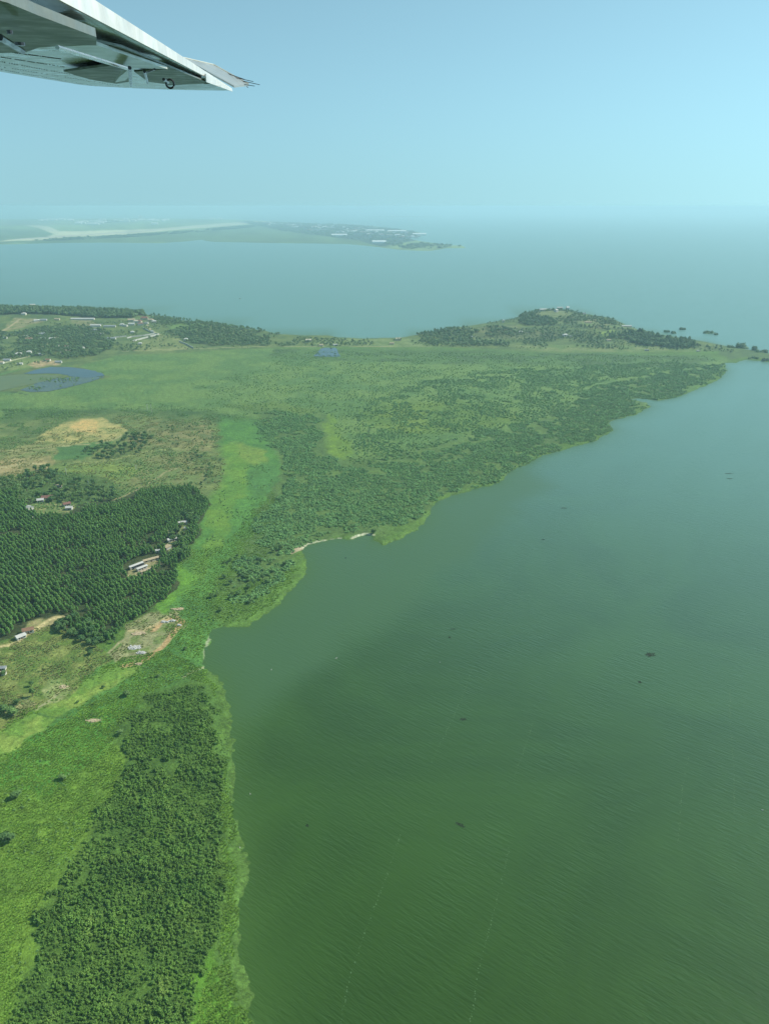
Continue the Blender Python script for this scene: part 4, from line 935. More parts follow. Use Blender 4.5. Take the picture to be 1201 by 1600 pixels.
# left headland
LH = [(52,481,16,12,9,'white','white',20,"tall white gabled hall breaking the treeline of the left headland",'gable'),(38,492,12,9,4,'white','wall',0,"white house on the grassy hilltop below the tall hall",'hip'),
 (58,502,14,8,3,'white','wall',30,"white roofed house at the foot of the hilltop wood",'gable'),(69,501,16,7,3,'grey','wall',5,"grey roofed house just below the hilltop wood",'gable'),
 (90,500,13,7,3,'tan','cream',0,"tan roofed house in the gap below the dark wood",'gable'),(130,500,62,9,3.5,'white','wall',2,"very long white roofed range under the dark wood",'gable'),
 (150,510,26,9,3.5,'white','wall',4,"white range left of the red roofed compound",'gable'),(148,517,13,8,3,'grey','wall',0,"grey roofed house south of the white range",'hip'),
 (172,511,30,7,3,'grey','wall',5,"long grey shed between white range and compound",'gable'),
 (191,509,11,8,4,'white','wall',10,"small white house at the left end of the compound",'hip'),(197,510,9,7,3.5,'white','wall',-15,"smaller white annex beside the left white house",'flat'),
 (206,502,18,10,4.5,'tan','cream',15,"cream building at the upper left of the red roofed compound",'gable'),(213,504,14,9,4.5,'cream','wall',5,"cream walled house under the compound's upper roofs",'hip'),
 (226,500,20,13,6,'red','cream',10,"largest red roofed villa at the top of the compound",'hip'),(217,504,17,10,4.5,'red','cream',-10,"red roofed villa in the middle of the compound",'hip'),
 (220,508,15,9,4.5,'red','wall',20,"lowest red roofed villa of the compound",'hip'),(236,502,14,10,4.5,'tan','cream',0,"cream villa right of the largest red roof",'hip'),
 (241,504,12,9,4,'white','cream',15,"white roofed villa at the right end of the compound",'hip'),(206,508,16,8,4,'white','wall',10,"white house below the compound's cream building",'gable'),
 (229,506,10,8,4,'white','wall',0,"white walled guesthouse in the lap of the red villas",'flat'),
 (207,520,9,7,3,'white','wall',10,"lone white house on the slope below the compound",'hip'),(219,538,9,7,3,'white','wall',10,"small white hut in the fenced field under the long walls",'hip'),
 (291,532,10,8,4,'white','wall',0,"white hut below the isthmus grove",'hip'),(238,519,7,6,3,'grey','wall',20,"grey hut at the bend of the compound road",'hip'),
 (67,523,15,8,3,'grey','wall',18,"pale grey roof, upper of the pair in the village trees",'gable'),(67,530,12,8,3,'white','wall',5,"white roof, lower of the pair in the village trees",'gable'),
 (42,526,10,8,3,'white','wall',0,"white house left of the pinkish roof in the village",'hip'),(46,531,15,9,3,'rust','cream',10,"pinkish brown roof in the middle of the village",'gable'),
 (81,531,14,8,3.5,'white','cream',25,"cream house beside the bend of the village road",'gable'),(88,530,13,7,3,'tan','cream',25,"tan roofed house right of the cream house on the road",'gable'),
 (9,529,8,6,3,'grey','wall',0,"small grey house at the left end of the village",'gable'),(90,542,8,7,3,'white','wall',-10,"white roofed hut below the village road",'gable'),
 (102,543,14,8,3,'rust','wall',5,"rusty roofed house among the lower village trees",'gable'),(109,550,16,8,3,'tan','cream',5,"tan house at the lower right of the village trees",'gable'),
 (46,552,10,8,4,'white','wall',10,"white house in the lower village near the pale road",'hip'),(30,556,14,10,5,'white','wall',30,"bright white domed looking house above the pale road",'hip'),
 (12,564,14,7,3,'grey','wall',0,"grey roofed shed below the pale road",'gable'),(2,568,12,8,3,'tan','wall',0,"tan house at the left frame edge beside the pale road",'gable'),
 (61,555,14,6,3,'grey','wall',10,"long grey shed right of the white village house",'gable'),(92,567,13,6,3,'grey','wall',5,"grey roofed house at the corner of the swamp pond",'gable'),
 (75,564,11,7,3,'rust','wall',0,"brown roofed hut on the bare red earth by the pond",'gable'),(32,570,10,6,3,'white','wall',10,"white hut on the green left of the swamp pond",'gable'),
 (160,523,9,6,3,'white','wall',0,"white hut along the pale farm road",'gable'),(175,530,20,7,3,'grey','wall',0,"grey roofed barn in the pasture below the compound",'gable'),
 (98,553,8,6,3,'white','wall',15,"small white house at the foot of the village trees",'gable'),(129,545,9,6,3,'white','wall',0,"white hut at the right fringe of the village",'gable')]
for (px, py, L, W, H, rf, wl, yaw, lab, kd) in LH: house(px, py, L, W, H, rf, wl, yaw, lab, kind=kd, detail=False)
# isthmus and right headland
RH = [(482,534,13,8,4.5,'cream','cream',5,"cream house on the isthmus left of the little lagoon",'gable'),(502,541,9,7,3.5,'tan','cream',0,"tan roofed hut at the corner of the little lagoon",'gable'),
 (524,540,10,5,2.5,'white','wall',0,"low white hut above the little lagoon",'gable'),(622,532,12,8,4.5,'cream','cream',10,"cream house on the isthmus near the right headland",'gable'),(612,538,10,6,3,'tan','cream',0,"tan shed by the track east of the pointed tree",'gable'),
 (848,487,22,9,4.5,'white','white',8,"long low white lodge block at the left of the headland top",'gable'),(858,486,12,8,4.5,'white','white',-5,"white lodge annex joining the long low block",'gable'),
 (868,488,9,9,6,'white','white',40,"steep white lodge gable in the middle of the headland top",'gable'),(874,483,18,8,5,'white','white',0,"white lodge range along the crest of the headland",'gable'),
 (886,484,8,16,7,'white','white',0,"tall white lodge wing at the right end of the group",'gable'),(882,526,13,8,5,'white','wall',20,"bright white house halfway down the right headland",'hip'),
 (891,527,6,5,3,'white','wall',0,"tiny white annex right of the bright white house",'flat'),(786,504,7,6,6,'white','wall',0,"small white tower like house on the left shoulder of the headland",'hip'),
 (813,520,8,6,3,'white','wall',0,"white hut in the dark trees of the western slope",'gable'),(918,505,18,7,3,'tan','cream',0,"tan roofed range on the bare slope right of the lodge",'gable'),
 (978,511,26,7,3,'white','cream',0,"long pale shed on the outer shore of the right headland",'gable'),(912,491,8,6,3,'grey','wall',0,"grey hut at the right shoulder of the headland top",'gable'),
 (1010,548,9,5,2,'grey','concrete',0,"grey stone hut at the foot of the lower wood",'flat'),(1090,549,7,5,2,'white','concrete',20,"pale hut near the eastern end of the headland",'flat'),
 (735,528,8,5,3,'grey','wall',0,"grey hut in the trees of the western slope",'gable'),(950,533,10,5,3,'tan','wall',0,"tan hut under the slope right of the centre",'gable')]
for (px, py, L, W, H, rf, wl, yaw, lab, kd) in RH: house(px, py, L, W, H, rf, wl, yaw, lab, kind=kd, detail=False)

def perimeter_wall(pts, h, label):
    P = WH(pts); Q = []
    for a, b in zip(P[:-1], P[1:]):
        n = max(1, int(math.dist(a, b)/18))
        for i in range(n):
            t = i/n; x, y = a[0]+(b[0]-a[0])*t, a[1]+(b[1]-a[1])*t; Q.append((x, y, float(height(np.array([x]), np.array([y]))[0])))
    Q.append(P[-1]); x0, y0, z0 = Q[0]; V = []; F = []
    for i, (x, y, z) in enumerate(Q):
        a = Q[max(i-1, 0)]; b = Q[min(i+1, len(Q)-1)]; dx, dy = b[0]-a[0], b[1]-a[1]; l = math.hypot(dx, dy); nx, ny = -dy/l*.35, dx/l*.35
        for (s, zz) in ((-1, -1), (1, -1), (1, h), (-1, h)): V.append((x+nx*s-x0, y+ny*s-y0, z+zz-z0))
    for i in range(len(Q)-1):
        for k in range(4): F.append((4*i+k, 4*i+(k+1) % 4, 4*i+4+(k+1) % 4, 4*i+4+k))
    F += [(0, 3, 2, 1), tuple(4*(len(Q)-1)+k for k in range(4))]
    mb = MB(); mb.add(V, F); tag(mb.build("perimeter_wall", PAINT['white'], loc=(x0, y0, z0)), label, "wall")
perimeter_wall([(208,534),(222,530),(249,523)], 3.6, "white boundary wall, lower of the two long ones below the red roofed compound")
perimeter_wall([(199,529),(206,527),(225,525),(242,522)], 3.0, "white boundary wall, upper of the two long ones below the compound")
perimeter_wall([(178,528),(198,526)], 3.0, "short white wall continuing left of the two long walls")
perimeter_wall([(280,534),(292,539),(303,545)], 3.0, "white wall slanting down to the marsh at the right of the fenced field")
perimeter_wall([(224,513),(233,518),(246,523)], 2.4, "white wall along the road from the compound")
perimeter_wall([(136,512),(158,511)], 3.0, "white wall in front of the white range left of the compound")
perimeter_wall([(127,524),(142,522),(160,521)], 2.4, "white wall along the pale farm road in the pasture")

def pole(px, py, h, label):
    x, y, z = GH(px, py); mb = MB(); mb.tube([(0, 0, -.5), (0, 0, h)], [.32, .2], 6); mb.box((0, 0, h-.8), (2.2, .16, .16)); mb.box((0, 0, h-1.8), (1.6, .14, .14))
    tag(mb.build("utility_pole", PAINT['white'], loc=(x, y, z)), label, "pole")
pole(231, 643, 12, "pale utility pole, left of the pair standing in the marsh")
pole(237, 643, 12, "pale utility pole, right of the pair standing in the marsh")
pole(104, 741, 8, "pale pole standing in the dry field beside the flat topped tree")
pole(139, 760, 7, "pale pole on the slope between hamlet gardens and dark tree")
pole(213, 734, 6, "short pale post on the open dry common")

def heap(px, py, L, W, H, n, mat, name, label, cat, seed):
    """a pile of irregular broken blocks on a low mound"""
    r = random.Random(seed); x, y, z = GH(px, py); mb = MB()
    rr = np.random.default_rng(seed); v, f = core(rr, L/2, W/2, H*.7, 0, 12, 6); mb.add(v, [tuple(q) for q in f])
    for i in range(n):
        a = r.uniform(0, 6.28); d = math.sqrt(r.random()); s = r.uniform(.35, 1.1)
        mb.box((math.cos(a)*d*L/2, math.sin(a)*d*W/2, H*(.75-.6*d)+.1), (s*r.uniform(.6, 1.6), s, s*r.uniform(.3, .9)), r.uniform(0, 3))
    tag(mb.build(name, PAINT[mat], loc=(x, y, z)), label, cat)
heap(278,952,10,4,1.2,14,'sand','sand_heap',"stack of pale tan spoil standing alone above the clearing","spoil heap",1)
heap(258,972,7,3,1.0,12,'rubble','rubble_heap',"pale rubble heap at the top of the red track","rubble heap",2)
heap(270,970,6,3,1.0,12,'rubble','rubble_heap',"whitish rubble heap at the top right bend of the red track","rubble heap",3)
heap(280,977,4,2.4,.8,8,'rubble','rubble_heap',"small white heap outside the red track's right bend","rubble heap",4)
heap(216,990,12,5,.9,24,'sand','sand_heap',"broad pale tan spoil heap along the upper edge of the clearing","spoil heap",5)
heap(210,1012,10,6,.8,40,'rubble','rubble_heap',"scattered grey rubble in the middle of the clearing","rubble heap",6)
heap(222,1020,8,4,.8,28,'rubble','rubble_heap',"whitish rubble spread below the middle heap of the clearing","rubble heap",7)
heap(217,1038,5,3,.9,14,'sand','sand_heap',"small tan heap at the lowest corner of the clearing","spoil heap",8)
heap(147,1126,10,4,.7,4,'sand','sand_heap',"flat patch of tan earth lying in the smooth green grass","spoil heap",9)
heap(100,1073,8,5,.25,3,'sand','sand_heap',"low pale earth bank at the edge of the olive scrub","spoil heap",10)

# ---- lagoon and swamp pools: level water sheets
def pool(px_pts, name, label, col, rough, dz=.35):
    W = [GH(*p) for p in px_pts]; z = float(np.mean([p[2] for p in W]))+dz
    x0 = float(np.mean([p[0] for p in W])); y0 = float(np.mean([p[1] for p in W])); Q = []
    for i, p in enumerate(W):
        q = W[(i+1) % len(W)]
        for k in range(6):
            t = k/6; x = p[0]+(q[0]-p[0])*t; y = p[1]+(q[1]-p[1])*t; n = float(fbm(np.array([x]), np.array([y]), 25, 2, 70)[0])-.5
            Q.append((x-x0+n*10, y-y0+n*12, 0))
    m, nt, b = nodemat(name+"_surface"); g = N(nt, 'ShaderNodeNewGeometry').outputs['Position']
    n = mrange(nt, noise(nt, g, .05, 4), .35, .65, 0, 1); nt.links.new(mixc(nt, n, col[0], col[1]), b.inputs['Base Color'])
    b.inputs['Roughness'].default_value = rough; b.inputs['IOR'].default_value = 1.33
    me = bpy.data.meshes.new(name); me.from_pydata(Q, [], [tuple(range(len(Q)))]); me.materials.append(m)
    if me.polygons[0].normal.z < 0: me.flip_normals()
    tag(link(name, me, None, (x0, y0, z)), label, "pond", kind="structure")
BLUE = ((.012, .026, .030), (.022, .036, .030))
pool([(491,557),(500,546),(505,543),(526,543),(526,548),(533,557)], "lagoon", "small blue lagoon behind the isthmus", BLUE, .06)
pool([(36,584),(60,577),(82,573),(108,574),(130,577),(148,581),(165,587),(140,590),(110,588),(90,584)], "swamp_pool", "blue swamp pool", BLUE, .06)
pool([(60,598),(90,591),(125,589.5),(166,588.5),(140,597),(105,606),(75,612),(45,613),(33,609)], "flooded_swamp", "grey flooded swamp dotted with weed", ((.035, .05, .045), (.07, .095, .04)), .25, .33)
pool([(-60,600),(0,588),(34,585),(70,586),(95,588),(70,596),(40,602),(0,611),(-60,618)], "algae_pool", "olive pool covered by algae", ((.12, .155, .045), (.10, .14, .05)), .45, .31)

# ================================================================== ON THE LAKE
def weed_mat(px, py, L, W, label, seed, yaw=0):
    x, y = G0(px, py); r = np.random.default_rng(seed)
    def fn(n, rr):
        a = rr.uniform(0, 6.283, n); d = np.sqrt(rr.uniform(0, 1, n))*(.45+.55*np.abs(np.sin(a*2.5+seed)))
        P = np.stack([np.cos(a)*d*L/2, np.sin(a)*d*W/2, rr.uniform(.03, .16, n)], 1); return P, np.tile([0., 0, 1], (n, 1))
    V, F = leaf_cloud(int(40+L*W*3.2), fn, .34, r, 1.2, .25)
    o = link("floating_weed", np_mesh("floating_weed", V, F, M_weed), None, (float(x), float(y), 0)); o.rotation_euler.z = R(yaw); tag(o, label, "water weed")
for a in [(1015,1023,9,6,"largest ragged weed mat, alone in the right part of the bay",1,20),(999,1066,2.5,2.5,"small weed clump below the largest ragged mat",2,0),(723,1124,5,3,"dark cross shaped weed clump in the middle of the bay",3,0),
          (719,1289,7,2.2,"long dark weed clump low in the middle of the bay",4,-38),(708,983,6,1.2,"thin weed wisp near the end of the wind line",5,5),(702,996,2,2,"tiny dark weed spot below the thin wisp",6,0),
          (880,794,9,2.2,"weed wisp off the outer corner of the thicket shore",7,0),(1138,740,12,3,"upper weed streak of the pair near the right frame edge",8,5),(1139,748,9,3,"lower weed streak of the pair near the right frame edge",9,-5),
          (480,1290,2.2,2.0,"small weed knot between the long clump and the near shore",10,0),(540,872,2,2,"tiny dark weed spot below the notch in the shoreline",11,0),(848,843,4,1.4,"faint weed wisp in the upper middle of the bay",12,0)]: weed_mat(*a)
def bird(px, py, s, label, yaw):
    """white water bird riding low: body, neck and head in one skin"""
    x, y = G0(px, py); mb = MB()
    mb.tube([(-.42, 0, .22), (-.3, 0, .18), (0, 0, .16), (.26, 0, .2), (.36, 0, .34), (.38, 0, .52), (.46, 0, .56), (.62, 0, .53)], [.02, .12, .2, .16, .07, .05, .07, .01], 8)
    o = mb.build("water_bird", PAINT['white'], smooth=True, loc=(float(x), float(y), -.04)); o.scale = (s, s, s); o.rotation_euler.z = R(yaw); tag(o, label, "bird")
for a in [(525,1029,1.9,"white bird on the wind line in the middle of the bay",20),(424,1047,1.3,"white bird in the sheltered water off the beach corner",80),(687,1035,1.2,"white bird right of the wind line",-50),(391,1241,1.2,"white bird off the thicket, upper one along the near shore",100),
          (375,1325,1.2,"white bird at the weed edge of the near shore",120),(367,1515,1.1,"white bird on the weed edge low on the near shore",90),(1190,1266,1.3,"white bird near the right frame edge",-30)]: bird(*a)
def boat():
    x, y = G0(375, 467); e = empty("motor_boat", (float(x), float(y), 0), R(8)); V = []; F = []
    st = [(-5, 1.2, .9), (-3, 1.5, .9), (0, 1.6, 1.0), (3, 1.2, 1.2), (5, .15, 1.5)]
    for (u, wd, zt) in st: V += [(u, -wd, zt), (u, -wd*.6, -.3), (u, wd*.6, -.3), (u, wd, zt)]
    for i in range(4):
        for k in range(3): F.append((4*i+k, 4*i+k+1, 4*i+5+k, 4*i+4+k))
        F.append((4*i+3, 4*i, 4*i+4, 4*i+7))
    F += [(0, 3, 2, 1), (16, 17, 18, 19)]
    mb = MB(); mb.add(V, F); mb.build("hull", PAINT['white'], e)
    mb = MB(); mb.box((-.5, 0, 1.7), (3.4, 2, 1.3)); mb.box((-.5, 0, 2.42), (3.9, 2.4, .14)); mb.build("cabin", PAINT['white'], e)
    tag(e, "white motor boat alone on the far lake beyond the left headland", "boat")
boat()
def islet(px, py, L, W, H, label, seed):
    x, y = G0(px, py); r = np.random.default_rng(seed)
    cs = [(r.uniform(-.38, .38)*L, r.uniform(-.3, .3)*W, H*.3, L*.2, W*.3, H*r.uniform(.45, .7)) for _ in range(6)]
    V, F = join([leaf_cloud(240, lobes(cs), 1.3, r), core(r, L/2, W/2, H*.35, 0, 12, 5)]+[((c_ := core(r, c[3]*.8, c[4]*.8, c[5]*.8, 0, 6, 4))[0]+np.array(c[:3]), c_[1]) for c in cs])
    tag(link("reed_islet", np_mesh("reed_islet", V, F, M_woodl), None, (float(x), float(y), 0)), label, "islet")
for a in [(1041,519,14,12,6,"leftmost small islet off the headland's dark wood",1),(1052,521,16,12,6,"low islet touching the dark wood's shore",2),(1065,515,17,12,6,"outermost round islet off the dark wood",3),(1106,521,28,14,7,"longest islet alone in open water",4),
          (1117,523,12,10,5,"tiny islet right of the longest one",5),(1141,543,14,12,5,"small islet close to the low eastern point",6),(1160,544,30,20,13,"tallest bushy islet off the eastern point",7),(1178,547,16,14,10,"dark round islet right of the tallest one",8),
          (1190,551,26,16,7,"flat bushy islet at the right end of the spit",9),(1175,561,22,12,6,"dark reed clump on the inner side of the spit",10),(1196,564,20,12,6,"dark reed clump at the right frame edge on the inner side of the spit",11)]: islet(*a)

# foam lines drawn out by the wind: thin broken ribbons of bubbles on the surface
def foam(pts, wd, label, seed):
    mb = MB(); r = random.Random(seed); W = W0(pts); x0, y0 = W[0]
    L = 0; seg = []
    for a, b in zip(W[:-1], W[1:]):
        n = max(1, int(math.dist(a, b)/1.1))
        for i in range(n): seg.append(a+(b-a)*(i/n))
    ph = r.uniform(0, 9)
    for i, p in enumerate(seg):
        if math.sin(i*.05+ph)+math.sin(i*.013+ph) < -1.1 or r.random() < .25: continue
        c = p+np.array([math.sin(i*.03+ph)*1.2+r.gauss(0, wd*.3), r.gauss(0, wd*.3)]); s = r.uniform(.08, .30)
        n = 5; V = [(c[0]-x0+math.cos(k*6.283/n+i)*s*r.uniform(.6, 1.5), c[1]-y0+math.sin(k*6.283/n+i)*s*r.uniform(.6, 2.2), .03) for k in range(n)]
        mb.add(V, [tuple(range(n))])
    tag(mb.build("foam_line", M_foam, loc=(float(x0), float(y0), 0.0)), label, "foam", kind="stuff")
M_foam = simple("foam", (.10, .18, .08), .6, .1, .5)
foam([(734,1046),(722,1080),(708,1118),(690,1160),(675,1192)], 1.0, "pale wind drawn foam line in the middle of the bay", 1)
foam([(622,1305),(600,1380),(575,1450),(550,1530),(535,1610)], .8, "faint foam line in the lower left water", 2)
foam([(792,1325),(785,1360),(770,1430),(752,1510),(738,1610)], .9, "foam line low in the middle water", 3)
foam([(1072,1180),(1064,1230),(1062,1300),(1061,1315)], .9, "foam line in the right water", 4)
foam([(1141,1070),(1138,1130),(1142,1200),(1146,1290)], .7, "faint foam line near the right frame edge", 5)
foam([(830,1130),(812,1180),(800,1215)], .6, "short faint foam line right of the middle", 6)

# ================================================================== THE FAR SHORE ACROSS THE LAKE
FAR = [(-500,385),(-60,383),(0,382),(80,380),(158,379),(253,380),(270,378.5),(288,377.5),(316,374.5),(322,376.5),(335,378),(443,380),(500,380.5),(544,381.5),(582,385),(620,390),(645,391.5),(671,392),(685,390),(696,388),(728,387.5),(722,384),(700,383),(680,380),
       (655,376.5),(640,373),(663,366),(650,362),(620,358.5),(608,356.5),(580,353),(544,350.5),(500,349.5),(443,347),(380,343.5),(300,341.5),(215,341),(95,342),(0,342.5),(-60,343),(-500,344)]
FARW = W0(FAR)
def far_h(x, y):
    sd = sdist(x, y, FARW); return np.clip(sd*.05, -3, 1.2)+9*sstep(60, 900, sd), sd
def build_far():
    cols = np.concatenate([np.arange(-600, -120, 8), np.arange(-120, 745, 1.6)]); rows = np.concatenate([np.arange(341, 352, .35), np.arange(352, 394, .5)])
    U, V_ = np.meshgrid(cols, rows); x, y = G0(U, V_); z, sd = far_h(x, y); s = x.shape
    f = lambda a: a.ravel(); px, py = proj(f(x), f(y), f(z))
    n = fbm(px, py*6, 30, 4, 3)[:, None]; col = np.array((.15, .20, .085))*(.5+1.0*n)
    def zone(poly, c, soft=2, nn=.35):
        nonlocal col
        w_ = sstep(-soft*.5, soft*.5, sdist(px+(n[:, 0]-.5)*8, (py+(n[:, 0]-.5)*2)*1.0, poly))[:, None]; col = col*(1-w_)+np.array(c)*(1-nn+2*nn*n)*w_
    zone([(-200,382),(-200,372),(100,371),(250,365),(400,352),(470,352),(520,366),(620,374),(600,384),(440,380),(250,379)], (.085,.13,.055), 3)
    zone([(10,375),(60,368),(100,362),(150,361),(250,357),(330,350),(400,345.5),(440,345.5),(400,349),(340,354),(270,360),(190,367),(110,370),(50,376),(-50,378)], (.46,.43,.31), 2)
    zone([(-50,360),(0,358),(60,362),(95,364),(70,370),(0,376),(-50,376)], (.10,.15,.075), 2)
    zone([(55,350),(80,355),(100,364),(85,366),(60,356),(30,350)], (.42,.40,.30), 1.5)
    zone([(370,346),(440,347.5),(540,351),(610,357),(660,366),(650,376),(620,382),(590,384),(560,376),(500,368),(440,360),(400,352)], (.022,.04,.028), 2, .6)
    zone([(640,378),(690,379),(690,389),(650,390),(630,386)], (.12,.17,.07), 2)
    zone([(0,344),(95,343),(215,342),(215,350),(120,352),(0,352)], (.14,.17,.09), 2, .5)
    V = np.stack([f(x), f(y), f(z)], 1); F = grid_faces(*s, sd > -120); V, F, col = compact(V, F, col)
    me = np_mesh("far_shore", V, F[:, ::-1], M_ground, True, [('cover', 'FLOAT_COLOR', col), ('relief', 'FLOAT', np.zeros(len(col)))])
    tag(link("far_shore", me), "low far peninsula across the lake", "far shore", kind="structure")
    # the asphalt of the runway: a sheet along the pale strip
    P = [(22,374.0),(60,371.6),(120,367.6),(190,363.2),(260,358.2),(330,352.4),(400,347.4),(436,345.9)]; V = []; F = []
    for i, (a, b) in enumerate(P):
        x, y = G0(a, b, 11.0)
        for s_ in (-1, 1): V.append((float(x)+s_*45, float(y)+s_*30, 11.2))
    for i in range(len(P)-1): F.append((2*i, 2*i+1, 2*i+3, 2*i+2))
    me = bpy.data.meshes.new("runway"); me.from_pydata(V, [], F); me.materials.append(simple("runway_asphalt", (.44, .42, .34), .9, .2, .01))
    if me.polygons[0].normal.z < 0: me.flip_normals()
    tag(link("runway", me), "long pale airport runway across the lake", "runway", kind="structure")
    # trees of the town and along the airport
    X = []; S = []
    for poly, sp, thr in [([(380,346),(440,348),(540,351),(600,356),(650,363),(660,368),(640,376),(600,382),(570,378),(500,368),(440,361),(400,352)], 52, .40), ([(600,378),(660,380),(725,385),(700,388),(650,390),(600,385)], 34, .5),
                          ([(40,377),(120,372),(200,368),(300,361),(400,352),(400,355),(300,364),(200,371),(100,376)], 30, .35), ([(90,345),(130,344),(200,345),(190,350),(120,350)], 90, .5)]:
        W = W0(poly); lo = W.min(0); hi = W.max(0)+400; m = int(min(60000, (hi[0]-lo[0])*(hi[1]-lo[1])/sp**2)); x = rng.uniform(lo[0], hi[0], m); y = rng.uniform(lo[1], hi[1], m)
        z, sd = far_h(x, y); px, py = proj(x, y, z); k = (sdist(px, py, poly) > 0) & (sd > 30) & (fbm(px, py*5, 14, 3, 4) > thr); X.append(np.stack([x, y, z], 1)[k]); S.append(rng.uniform(1.6, 3.4, k.sum()))
    X = np.concatenate(X); S = np.concatenate(S); S3 = np.stack([S*1.6, S*1.6, S*.75], 1); print("far trees", len(X))
    scatter_stuff("far_woods", "dark blue green trees filling the town across the lake", "far woods", X, S3, source("far_sources", HDL))
    # the islet on the horizon
    x, y = G0(627, 339.0); r = np.random.default_rng(5); V, F = core(r, 1250, 300, 22, 0, 28, 6)
    me = np_mesh("far_island", V, F, M_woodl, True); tag(link("far_island", me, None, (float(x), float(y), -4)), "thin low island on the horizon", "island", kind="structure")
    def fb(px, py, L, W, H, rf, name, label, cat, grp):
        x, y = G0(px, py, 9); z = float(far_h(np.array([x]), np.array([y]))[0][0]); mb = MB()
        mb.box((0, 0, H/2-1), (L, W, H+2), 0, 0)
        o = 1.0; V = [(-L/2-o, -W/2-o, H), (L/2+o, -W/2-o, H), (L/2+o, W/2+o, H), (-L/2-o, W/2+o, H), (-L/2, 0, H+W*.2), (L/2, 0, H+W*.2)]
        mb.add(V, [(0, 1, 5, 4), (1, 2, 5), (2, 3, 4, 5), (3, 0, 4), (3, 2, 1, 0)], 1)
        ob = mb.build(name, [PAINT['white' if rf != 'bright' else 'bright'], PAINT[rf]], loc=(float(x), float(y), z)); tag(ob, label, cat, grp)
    rr = random.Random(4)
    for i in range(46):
        u = rr.random(); px = 62+u*200; py = rr.uniform(343.5, 345.5)+ (6 if 112 < px < 205 else 0)*rr.random()+ (.5 if px > 200 else 0)
        fb(px, py, rr.uniform(50, 150), rr.uniform(30, 55), rr.uniform(14, 30), 'bright', "airport_building", "white airport building on the far shore above the pale runway", "building", "airport buildings across the lake")
    for (px, py, L, H, lab) in [(80,344.5,260,16,"longest white hangar, leftmost on the far airport"),(220,341.8,90,42,"tall white control tower block on the far shore"),(332,343.5,110,20,"white building left of the pair on the distant shore ridge"),(344,343.0,90,22,"white building right of the pair on the distant shore ridge"),
                            (146,351.5,200,14,"long white terminal in the middle of the far airport"),(242,350.8,110,14,"white aircraft shed alone beside the far runway")]:
        fb(px, py, L, 45, H*1.5, 'bright', "airport_building", lab, "building", None)
    for i in range(95):
        u = rr.random(); px = 420+u*235; mid = 349+ (px-420)*.062; py = mid+rr.uniform(-1.0, 9)*min(1, .4+(px-420)/150)
        fb(px, py, rr.uniform(22, 65), rr.uniform(14, 26), rr.uniform(9, 16), rr.choice(['bright', 'bright', 'white', 'tan', 'grey', 'red']), "town_house", "small pale house among the dark trees of the town across the lake", "house", "houses of the town across the lake")
    for (px, py, L, lab) in [(586,361.5,230,"long white roofed hall in the middle of the far town"),(620,362,220,"longest white shed on the outer shore of the far town"),(655,366.5,150,"white building at the outer tip of the far town"),(530,369.2,160,"white warehouse on the lower edge of the far town"),(592,379,120,"white building near the low end of the far peninsula")]:
        fb(px, py, L, 45, 15, 'bright', "town_hall", lab, "building", None)
build_far()

